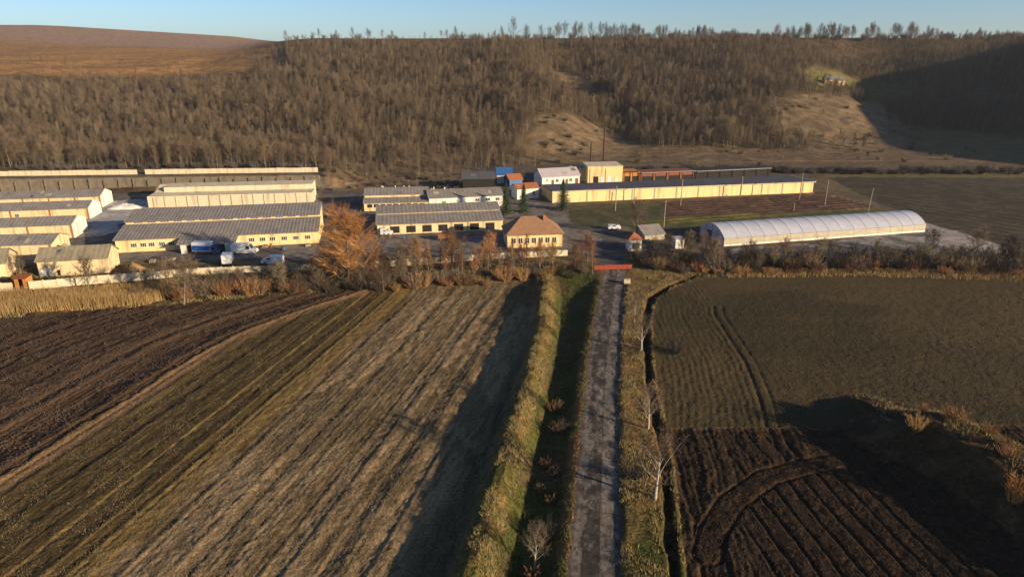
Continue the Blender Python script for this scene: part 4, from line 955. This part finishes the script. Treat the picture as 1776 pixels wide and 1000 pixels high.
# shrubs
def shrub_mesh(name, seed, h, w, n, m, twig=.03, nt_=5):
    g = random.Random(seed); q = MB()
    for i in range(n):
        a = g.random()*6.28; rr_ = w*math.sqrt(g.random())*.35; p = Vector((math.cos(a)*rr_, math.sin(a)*rr_, -.1)); e = g.uniform(.75,1.45)
        d = Vector((math.cos(a)*math.cos(e)*w/h*1.2, math.sin(a)*math.cos(e)*w/h*1.2, math.sin(e))); ln = h*g.uniform(.55,1.05); t_ = p+d*ln
        q.cone(p, t_, twig*1.5)
        for k in range(nt_):
            b = p.lerp(t_, g.uniform(.25,1)); dd_ = (d+Vector((g.gauss(0,.5), g.gauss(0,.5), g.gauss(.2,.3)))).normalized(); q.cone(b, b+dd_*ln*g.uniform(.12,.34), twig)
    return q.mesh(name, m)
SH = {'brown': [shrub_mesh('shrub', 300+i, 2.6, 1.9, 90, M['twig'], .028, 6) for i in range(3)], 'russet': [shrub_mesh('shrub', 310+i, 2.4, 1.8, 70, M['twig_red'], .028, 6) for i in range(3)],
      'gold': [shrub_mesh('shrub', 320+i, 3.0, 1.1, 60, M['twig_gold'], .026, 4) for i in range(2)], 'dry': [shrub_mesh('shrub', 330+i, 1.4, 1.0, 60, M['dryleaf'], .03, 6) for i in range(3)],
      'grey': [shrub_mesh('shrub', 340+i, 3.2, 2.2, 60, M['twig_ridge'], .03, 7) for i in range(2)]}
def shrub(kind, c, s, label, group=None, g=G_):
    o = link('shrub', SH[kind][g.randrange(len(SH[kind]))]); o.location = (c[0], c[1], gz(c[0], c[1])-.05); o.scale = (s*g.uniform(.85,1.2), s*g.uniform(.85,1.2), s); o.rotation_euler = (0,0,g.uniform(0,6.28))
    return tag(o, label, 'shrub', group)
def shrub_mass(name, label, pts, n, jx, jy, kinds, s0, s1, seed, zf=None, yf=None, at=None):
    """many small far shrubs as one object"""
    g = random.Random(seed); r = np.random.RandomState(seed); VV, FF, k0 = [], [], 0; mats = []
    src_ = {}
    for kd in kinds:
        me = SH[kd][0]; v = np.empty(len(me.vertices)*3, np.float32); me.vertices.foreach_get('co', v); f = np.empty(len(me.loops), np.int32); me.loops.foreach_get('vertex_index', f); src_[kd] = (v.reshape(-1,3), f.reshape(-1,3))
    for i in range(n):
        f = (i+g.random()*.9)/n*(len(pts)-1); k = min(int(f), len(pts)-2); x = pts[k][0]+(pts[k+1][0]-pts[k][0])*(f-k); y = pts[k][1]+(pts[k+1][1]-pts[k][1])*(f-k)
        c = P(x+g.uniform(-jx,jx), y+g.uniform(-jy,jy)); z = gz(c[0], c[1]) if zf is None else zf; yy_ = c[1] if yf is None else max(c[1], yf)
        if at is not None: c = at[i]; z = c[2]; yy_ = c[1]
        v, fc = src_[g.choice(kinds)]; s_ = g.uniform(s0,s1); a = g.uniform(0,6.28); ca, sa = math.cos(a), math.sin(a)
        VV.append(np.stack([(v[:,0]*ca-v[:,1]*sa)*s_*1.1+c[0], (v[:,0]*sa+v[:,1]*ca)*s_*1.1+yy_, v[:,2]*s_+z-.05],1)); FF.append(fc+k0); k0 += len(v)
    o = link(name, np_mesh(name, np.vstack(VV), np.vstack(FF), M['twig_ridge'] if 'grey' in kinds else M['twig'], None, False)); struct(o, 'stuff'); return tag(o, label, 'shrubs')
def shrub_line(pts, n, jx, jy, kinds, s0, s1, label, group, seed):
    g = random.Random(seed)
    for i in range(n):
        f = (i+g.random()*.9)/n*(len(pts)-1); k = min(int(f), len(pts)-2); x = pts[k][0]+(pts[k+1][0]-pts[k][0])*(f-k); y = pts[k][1]+(pts[k+1][1]-pts[k][1])*(f-k)
        shrub(g.choice(kinds), P(x+g.uniform(-jx,jx), y+g.uniform(-jy,jy)), g.uniform(s0,s1), label, group, g)
shrub_line([(245,506),(420,497),(560,493),(740,489)], 50, 8, 7, ['brown','brown','russet'], .85, 1.5, 'leafless brown shrub between the left field and the concrete fence', 'hedge before the concrete fence', 1)
shrub_line([(370,502),(460,497)], 9, 5, 4, ['russet'], 1.0, 1.4, 'round russet shrub in the hedge below the white vans', 'russet shrubs below the vans', 2)
shrub_line([(740,486),(880,480),(1010,470)], 26, 8, 7, ['brown','russet'], .7, 1.25, 'leafless shrub in the thicket below the hipped-roof house', 'thicket below the house', 3)
shrub_line([(1098,455),(1150,462),(1240,468)], 30, 12, 9, ['brown','russet','grey'], .7, 1.35, 'leafless shrub in the thicket right of the red gate', 'thicket by the gate', 4)
shrub_line([(1230,462),(1450,462),(1620,462),(1800,470)], 84, 10, 9, ['brown','brown','grey','russet'], .95, 1.7, 'leafless dark shrub in the hedge before the polytunnel', 'hedge before the polytunnel', 5)
shrub_line([(1470,458),(1580,458)], 12, 4, 2, ['gold'], .9, 1.25, 'upright golden shrub in the hedge before the polytunnel', 'golden hedge shrubs', 6)
shrub_line([(1240,476),(1500,472),(1790,479)], 44, 8, 2, ['dry','dry','russet'], .7, 1.1, 'low tan brush on the margin of the right field', 'tan brush by the right field', 7)
g = random.Random(17); RP = []
for i in range(210):
    x = g.choice([g.uniform(520,1800), g.uniform(870,1800), g.uniform(1040,1800)]); Y = g.uniform(632,652); X = (x-888)/FPX*Y*.97; RP.append((X, Y, float(base_h(np.array([[X]]), np.array([[Y]]))[0,0])))
shrub_mass('ridge_scrub', 'low bare scrub along the crest under the skyline trees', [(0,0),(1,1)], 210, 1, 1, ['grey'], .7, 2.0, 18, at=RP)
shrub_mass('far_hedge', 'dark hedge running beyond the long hall and the far field', [(1090,297),(1400,299),(1776,300)], 150, 10, 3, ['grey','brown'], .7, 1.25, 8)
shrub_mass('hillside_brush', 'brown scrub on the bank behind the central halls', [(556,316),(680,308),(815,316)], 130, 12, 16, ['brown','russet'], .45, .95, 9)
g = random.Random(29); CB = []
for i in range(150):
    x, y = g.choice([(g.uniform(930,1120), g.uniform(200,285)), (g.uniform(955,1070), g.uniform(130,185)), (g.uniform(1330,1600), g.uniform(165,262)), (g.uniform(1100,1700), g.uniform(258,288))]); CB.append(PG(x, y))
shrub_mass('clearing_brush', 'brown bushes dotted over the bare patches of the hill', [(0,0),(1,1)], 150, 1, 1, ['brown','russet'], .35, 1.15, 19, at=CB)
shrub_mass('wall_brush', 'thin bushes growing along the concrete retaining wall', [(40,316),(300,312),(550,312)], 60, 14, 2, ['brown','grey'], .5, 1.1, 10, 4.9, TERR[0][1]+3.2)
for (x, y, s_, k, lab) in ((948,795,1.0,'dry','dry tan bush in the ditch halfway along the near road'),(962,812,.9,'dry','dry tan bush beside the shadow across the road'),(938,838,.8,'dry','low brown brush in the ditch'),
        (955,862,.9,'dry','brown twiggy bush in the ditch above the small white-trunked tree'),(925,988,1.1,'dry','tan bush at the foot of the small white-trunked tree'),(950,920,.9,'grey','grey bush in the ditch right of the small tree'),
        (1750,900,1.4,'gold','bright yellow bush at the right edge below the earth bank'),(960,700,.8,'russet','russet bush in the upper ditch'),(975,740,.8,'brown','thin brown bush near the left road edge'),
        (1095,830,.8,'grey','grey twiggy bush on the verge left of the walnut'),(1170,612,.9,'grey','dark thistle clump alone in the right field')):
    shrub(k, P(x, y, -.5 if x < 1000 else 0), s_, lab)
g = random.Random(15)
for i in range(46):
    k = g.randrange(len(MOUND)-1); f = g.random(); a_, b_ = MOUND[k], MOUND[k+1]; x = a_[0]+(b_[0]-a_[0])*f + g.uniform(-.8,7); y = a_[1]+(b_[1]-a_[1])*f + g.uniform(-2,2)
    shrub(g.choice(['dry','russet','dry']), (x, y), g.uniform(.5,1.0), 'dry brown brush on the top of the earth bank', 'brush on the earth bank', g)

# single trees
BIG = [tree_meshes('walnut', 400+i, M['limewash'] if i < 2 else M['bark'], M['twig'], 6.5, 5.0, .20, 12, 11, 10, first=.26, rise=.62, twig=.015, tl=.8, sides=8) for i in range(2)]
MED = [tree_meshes('yard_tree', 420+i, M['bark'], M['twig'], 9.0, 5.2, .2, 17, 9, 9, first=.16, rise=.75, twig=.026, tl=1.1) for i in range(3)]
POP = [tree_meshes('poplar', 440+i, M['bark'], M['twig_red'], 9.0, 2.4, .13, 12, 5, 6, first=.2, rise=1.15, twig=.024, tl=.9) for i in range(2)]
RUS = [tree_meshes('russet_tree', 430+i, M['bark'], M['twig_red'], 9.0, 5.4, .2, 18, 9, 10, first=.1, rise=.8, twig=.026, tl=1.2) for i in range(2)]
WIL = tree_meshes('willow', 460, M['bark'], M['twig_gold'], 12.5, 9.4, .38, 30, 11, 14, first=.05, rise=.62, twig=.032, tl=1.8)
def on_ground(x, y): p = P(x, y); return (p[0], p[1], gz(p[0], p[1])-.05)
for (x, y, s_, k, rz, lab) in ((1136,866,1.1,0,.4,'bare walnut with whitewashed trunk on the verge right of the road'),(1112,608,.85,1,2.0,'bare whitewashed walnut on the verge beside the far ditch bend'),
        (1124,745,.8,0,3.3,'thin bare walnut leaning over the ditch in the middle of the verge'),(1100,560,.7,1,4.2,'small bare walnut on the verge near the gate end'),
        (928,962,.62,1,1.0,'small bare white-limbed tree in the shaded ditch left of the road')):
    put_tree('walnut_tree', lab, 'tree', BIG[k], on_ground(x, y), s_, rz)
put_tree('golden_willow', 'big round golden orange willow in front of the centre yard', 'tree', WIL, on_ground(605,492), 1.12, .5)
for (x, y, s_, k, rz, lab) in ((318,519,1.05,0,0,'leaning pale bare tree in the reeds left of the vans'),(486,499,.7,1,1,'many-stemmed bare tree at the field corner below the vans'),(700,487,.95,2,2,'bare tree just right of the golden willow'),
        (155,499,.8,1,3,'spreading bare tree before the mossy roofed shed'),(1105,408,1.0,2,4,'broad bare tree behind the red roofed gatehouse'),(1238,470,.8,0,5,'brown bushy tree in the thicket left of the polytunnel'),
        (1610,447,.75,1,0,'dark bare tree at the right end of the polytunnel'),(1690,450,.8,2,1,'dark bare tree at the far right of the hedge'),(1745,462,.75,0,2,'last bare tree of the hedge at the right edge'),
        (1420,462,.7,1,3,'pale-trunked bare tree in the hedge before the polytunnel middle'),(1360,463,.7,2,5,'pale-trunked bare tree in the hedge left of its middle'),(38,478,.55,0,1,'small bare tree between the two front left sheds')):
    put_tree('bare_tree', lab, 'tree', MED[k], on_ground(x, y), s_, rz, tilt=(0, .22 if 'leaning' in lab else 0))
g = random.Random(61)
for i in range(30):
    x = 1225+i*19+g.uniform(-8,8); put_tree('hedge_tree', 'small bare tree standing in the dense hedge before the polytunnel', 'tree', MED[i % 3], on_ground(x, g.uniform(456,468)), g.uniform(.38,.68), g.uniform(0,6), 'small trees of the right hedge')
for i in range(14):
    x = 255+i*34+g.uniform(-10,10); put_tree('hedge_tree', 'small bare tree in the hedge between the left field and the fence', 'tree', MED[i % 3], on_ground(x, g.uniform(489,499)), g.uniform(.38,.7), g.uniform(0,6), 'small trees of the left hedge')
for i in range(9):
    put_tree('hedge_tree', 'small bare tree in the thicket between the gate and the polytunnel', 'tree', MED[i % 3], on_ground(1105+i*16+g.uniform(-5,5), g.uniform(440,466)), g.uniform(.4,.65), g.uniform(0,6), 'small trees of the gate thicket')
for (x, y, s_, k, lab) in ((660,484,.8,0,'brown bare tree close to the right side of the golden willow'),(722,480,.9,1,'tall brown bare tree before the open-bay hall'),(548,490,.6,2,'low bare tree just left of the golden willow'),
        (785,470,.95,0,'broad bare tree before the right bays of the front grey hall'),(850,462,.8,1,'bare tree left of the hipped-roof house'),(1018,455,.7,2,'bare tree between the hipped-roof house and the red gate')):
    put_tree('bare_tree', lab, 'tree', RUS[k % 2], on_ground(x, y), s_, k*1.3)
g = random.Random(62)
for i in range(16):
    x = 560+i*29+g.uniform(-10,10); put_tree('thicket_tree', 'small russet bare tree in the thicket between willow and road', 'tree', RUS[i % 2], on_ground(x, 488-(x-560)*.045+g.uniform(-6,4)), g.uniform(.4,.75), g.uniform(0,6), 'small russet trees of the centre thicket')
g = random.Random(6)
for i, x in enumerate((742,764,783,801,822,846,868,890,915,1010,1028)):
    put_tree('young_poplar', 'slim bare poplar in the row below the hipped-roof house', 'tree', POP[i % 2], on_ground(x, g.uniform(462,480)), g.uniform(.65,1.05), g.uniform(0,6), 'slim poplars below the house')
def spruce(name, label, c, h, w, seed):
    g = random.Random(seed); t = thing(name, label, 'tree', c); q = MB(); q.tube([(0,0,-.2),(0,0,h*.97)], [.2,.03], 6); q.build('trunk', M['bark'], t); q = MB()
    n = 150
    for i in range(n):
        f = (i+g.random())/n; z = h*(.06+.92*f); ln = w*(1-f)**.85*g.uniform(.7,1.1)+.15; a = i*2.399+g.uniform(-.3,.3); u = Vector((math.cos(a), math.sin(a), 0)); v = Vector((-u[1], u[0], 0))
        e = u*ln + Vector((0,0,-.18*ln+.1)); b = Vector((0,0,z))
        for k in range(9):
            f2 = (k+.5)/9; m_ = b+e*f2; wd = ln*.30*(1-f2)+.10
            for sd in (-1,1): q.face([m_, m_+e*.16, m_+v*sd*wd+e*.10+Vector((0,0,-.12-g.random()*.12))])
            q.face([m_-v*.07, m_+v*.07, m_+Vector((0,0,-.35-.2*g.random()))])
    q.build('crown', M['spruce'], t); return t
spruce('spruce_tree', 'dark spruce left of the white cabin with red roof', on_ground(878,371), 10.2, 2.4, 1)
spruce('spruce_tree', 'slimmer spruce directly before the white cabin with red roof', on_ground(908,368), 9.3, 2.2, 2)
spruce('spruce_tree', 'broad dark spruce before the left end of the long yellow hall', on_ground(976,364), 10.3, 3.1, 3)

# blades: reeds and grasses, each kind one object
def blades(name, label, cat, m, X, Y, Z, H, Wd, seed, lean=.25):
    r = np.random.RandomState(seed); n = len(X); a = r.rand(n)*6.28; b = r.rand(n)*6.28
    base = np.stack([X,Y,Z-.05],1); side = np.stack([np.cos(a),np.sin(a),0*a],1)*Wd[:,None]
    tip = base + np.stack([np.cos(b)*lean*H*r.rand(n), np.sin(b)*lean*H*r.rand(n), H],1)
    V = np.stack([base-side, base+side, tip],1).reshape(-1,3); F = np.arange(3*n).reshape(-1,3)
    o = link(name, np_mesh(name, V, F, m, None, False)); struct(o, 'stuff'); tag(o, label, cat); return o
def scatter_px(poly, n, seed, z=0.0):
    r = np.random.RandomState(seed); W_ = np.array([P(x,y,z)[:2] for x,y in poly]); out = np.zeros((0,2))
    while len(out) < n:
        c = r.uniform(W_.min(0), W_.max(0), (n*2,2)); out = np.vstack([out, c[inpoly(c[:,0], c[:,1], W_)]])
    return out[:n,0], out[:n,1]
def ground_at(X, Y): return np.where(Y < 155.5, near(X[None], Y[None])[0][0], base_h(X[None], Y[None])[0])
X, Y = scatter_px([(-40,541),(-40,513),(120,505),(250,500),(300,508),(245,522),(120,531)], 15000, 1, -.3)
h_ = (1.9+.8*np.random.RandomState(2).rand(len(X)))*(.6+.8*fbm(X/5,Y/5,301,2)); blades('reed_bed', 'golden dry reed bed along the left edge of the field', 'reeds', M['reed'], X, Y, ground_at(X,Y), h_, np.full(len(X),.045), 3, .3)
X, Y = scatter_px([(1260,482),(1260,468),(1500,468),(1800,474),(1800,488),(1500,480)], 9000, 4)
blades('dry_reeds', 'low dry reeds along the far margin of the right field', 'reeds', M['reed'], X, Y, ground_at(X,Y), .5+.6*np.random.RandomState(5).rand(len(X)), np.full(len(X),.05), 6, .3)
def scatter_zone(zid, n, seed, cond=None):
    r = np.random.RandomState(seed); m = (ZONE == zid) & (NY < 152) & (np.abs(NX) < .8*(NY+10))
    if cond is not None: m &= cond
    yv = NY[m]; w = np.interp(yv, [45,150], [.25,1.0])*ss(.40,.60,fbm(NX[m]/2.2, yv/2.2, seed, 3)); w = w*np.interp(yv,[45,150],[1.0,.6]); idx = r.choice(len(yv), n, p=w/w.sum())
    return NX[m][idx]+r.uniform(-.1,.1,n), yv[idx]+r.uniform(-.1,.1,n), NZ[m][idx]
qn = road_q(NX, NY); qbn = NX - left_edge(NY)
X, Y, Z = scatter_zone(2, 26000, 11); k = np.random.RandomState(1); blades('verge_grass', 'dry tan grass on the verge right of the road', 'grass', M['drygrass'], X, Y, Z, .15+.4*k.rand(len(X))**1.5, np.full(len(X),.035), 12, .8)
X, Y, Z = scatter_zone(3, 24000, 13, qbn < 2.2); blades('bank_grass', 'sunlit dry grass on the bank between the ditch and the left field', 'grass', M['drygrass'], X, Y, Z, .15+.45*k.rand(len(X))**1.5, np.full(len(X),.035), 14, .8)
X, Y, Z = scatter_zone(3, 22000, 15, qbn > 2.0); blades('ditch_grass', 'green grass in the shaded ditch left of the road', 'grass', M['greengrass'], X, Y, Z, .15+.45*k.rand(len(X)), np.full(len(X),.035), 16, .8)
X, Y, Z = scatter_zone(9, 22000, 17); blades('margin_grass', 'mixed dry grass along the far edges of the fields', 'grass', M['drygrass'], X, Y, Z, .2+.5*k.rand(len(X)), np.full(len(X),.05), 18, .7)
X, Y, Z = scatter_zone(8, 4500, 19, NX > np.interp(NY, [p[1] for p in MOUND[::-1]], [p[0] for p in MOUND[::-1]])-.3); blades('earth_bank_grass', 'dry weeds on the earth bank', 'grass', M['drygrass'], X, Y, Z, .2+.5*k.rand(len(X)), np.full(len(X),.035), 20, .7)
# cane rows in the brown plot
A_, B_ = P(1152,386), P(1505,360); dv = (B_-A_); nv = Vector((-dv[1], dv[0], 0)).normalized(); xs_, ys_ = [], []; r = np.random.RandomState(3)
for k in range(15):
    f = r.rand(900); xs_.append(A_[0]+dv[0]*f+nv[0]*(k*3.2+r.randn(900)*.16)); ys_.append(A_[1]+dv[1]*f+nv[1]*(k*3.2+r.randn(900)*.16))
X, Y = np.concatenate(xs_), np.concatenate(ys_); x_, y_ = PX(X, Y, 0*X); m_ = inpoly(x_, y_, [(1150,352),(1420,335),(1512,360),(1160,388)]); X, Y = X[m_], Y[m_]
blades('cane_rows', 'rows of bare reddish canes on the brown plot before the yellow hall', 'canes', mat('red_canes', (.10,.06,.046), (.065,.042,.034), .4, .95), X, Y, ground_at(X,Y), .35+.4*r.rand(len(X)), np.full(len(X),.05), 5, .4)
# concrete stumps among the scrub
g = random.Random(23); q = MB(); q.prism([(-.22,-.2),(.22,-.2),(.18,.2),(-.2,.18)], 'z', -.2, 1.0); stump = q.mesh('concrete_stump', M['conc_pale'])
for i in range(34):
    c = P(g.uniform(640,830), g.uniform(324,332)); o = link('concrete_stump', stump); o.location = c; o.scale = (g.uniform(.6,1.6), .8, g.uniform(.5,1.1)); o.rotation_euler = (g.uniform(-.1,.1), g.uniform(-.2,.2), g.uniform(0,3))
    tag(o, 'pale concrete stump in the scrub behind the central halls', 'stump', 'concrete stumps in the scrub')
# clods and stubble: real relief too fine to count
def clods(name, label, zid, n, seed, s0, s1, m, cond=None):
    X, Y, Z = scatter_zone(zid, n, seed, cond); r = np.random.RandomState(seed+1); n = len(X)
    D6 = np.array([(1,0,0),(-1,0,0),(0,1,0),(0,-1,0),(0,0,1),(0,0,-.6)], float)
    F8 = np.array([(0,2,4),(2,1,4),(1,3,4),(3,0,4),(2,0,5),(1,2,5),(3,1,5),(0,3,5)])
    sz = (s0+(s1-s0)*r.rand(n)**2.5)[:,None,None]; V = D6[None]*sz*r.uniform(.55,1.3,(n,6,1)); a = r.rand(n)*6.28; ca, sa = np.cos(a)[:,None], np.sin(a)[:,None]
    V = np.stack([V[...,0]*ca-V[...,1]*sa+X[:,None], V[...,0]*sa+V[...,1]*ca+Y[:,None], V[...,2]*.8+Z[:,None]+.02],-1)
    F = (F8[None]+6*np.arange(n)[:,None,None]).reshape(-1,3)
    o = link(name, np_mesh(name, V.reshape(-1,3), F, m, None, False)); struct(o, 'stuff'); return tag(o, label, 'clods')
M['clod'] = mat('clod_soil', (.055,.037,.023), (.030,.021,.014), .6, .95)
M['clod2'] = mat('field_clod_soil', (.11,.075,.048), (.06,.04,.027), .6, .95)
M['straw'] = mat('stubble_straw', (.34,.26,.15), (.17,.13,.07), .25, .95, contrast=(.4,.6))
clods('plot_clods', 'broken clods of dark soil on the ploughed plot', 7, 24000, 41, .03, .13, M['clod'])
clods('field_clods', 'broken clods of brown soil on the left ploughed field', 4, 18000, 43, .04, .18, M['clod2'])
clods('crop_clods', 'small clods on the right field', 6, 11000, 45, .05, .16, M['clod2'])
X, Y, Z = scatter_zone(5, 60000, 47); k = np.random.RandomState(9); blades('stubble_straw', 'short straw stubble on the left field', 'stubble', M['straw'], X, Y, Z, .08+.2*k.rand(len(X))**2, np.full(len(X),.03), 48, .8)

# yard clutter
g = random.Random(44)
q = MB()
for i in range(5): q.box(i*.24, i*.24+.17, 0, .9, .12, .15)
for y in (0, .4, .8): q.box(0, 1.13, y, y+.1, 0, .118)
pal = q.mesh('pallet', M['wood'])
for i, (x, y) in enumerate(((452,431),(455,429),(530,428),(600,420),(745,402),(300,452),(268,456))):
    for k in range(1+i % 4):
        o = link('pallet', pal); c = P(x, y); o.location = (c[0], c[1], .16*k+.05); o.rotation_euler = (0,0,.3*i+g.uniform(-.1,.1)); o.scale = (1.3,)*3
        o.location.z = .2*k+.03
        tag(o, 'grey wooden pallet lying about the yard', 'pallet', 'pallets in the yard')
q = MB(); q.tube([(0,0,0),(0,0,.3),(0,0,.6),(0,0,.9)], [.29,.3,.3,.29], 12, cap=True)
for z in (.3,.6): q.tube([(0,0,z-.02),(0,0,z+.02)], .32, 12)
for i, (x, y, m) in enumerate(((490,434,'soot'),(493,433,'blue'),(470,428,'rust'),(675,412,'rust'),(700,414,'blue'),(280,449,'soot'),(1130,430,'blue'))):
    o = q.build('oil_drum', M[m]) ; o.location = P(x, y)
    tag(o, {'soot': 'black steel drum standing in the yard', 'blue': 'blue steel drum standing in the yard', 'rust': 'rusty steel drum standing in the yard'}[m], 'drum', 'steel drums '+m)
def trailer(label, c, rz, m):
    t = thing('farm_trailer', label, 'trailer', c, rz); q = MB()
    q.box(0,4,0,.06,.8,1.5); q.box(0,4,1.94,2,.8,1.5); q.box(0,.06,.062,1.938,.8,1.5); q.box(3.94,4,.062,1.938,.8,1.5); q.build('sides', M[m], t)
    box_part('bed', M['wood'], t, 0, 4, 0, 2, .7, .798); box_part('drawbar', M['soot'], t, 4.002, 5.4, .9, 1.1, .55, .65); wheels(t, (.8, 3.1), 2.0, .38)
trailer('rusty farm trailer in the central yard before the open-bay hall', P(760,418), R(12), 'rust')
trailer('blue farm trailer behind the third left hall on pale concrete', P(205,398), R(-20), 'blue')
heap('gravel_heap', 'grey gravel heap in the shaded yard left of the central halls', 'heap', (590,400), 3, 2.4, 1.4, 'conc', 21)
heap('soil_heap', 'brown soil heap in the central yard behind the fence', 'heap', (720,432), 2.6, 2.0, 1.1, 'dryleaf', 22)

# the air: thin winter haze
q = MB(); q.box(-5600, 5600, -1900, 7400, -12, 118); hz_ = q.build('haze', [], None); struct(hz_, 'stuff')
hm = bpy.data.materials.new('haze'); hm.use_nodes = True; hn = hm.node_tree; hn.nodes.clear()
pv = hn.nodes.new('ShaderNodeVolumePrincipled'); pv.inputs['Color'].default_value = (.80,.86,.95,1); pv.inputs['Density'].default_value = .00007; pv.inputs['Anisotropy'].default_value = .2
ho = hn.nodes.new('ShaderNodeOutputMaterial'); hn.links.new(pv.outputs[0], ho.inputs['Volume'])
hz_.data.materials.clear(); hz_.data.materials.append(hm)
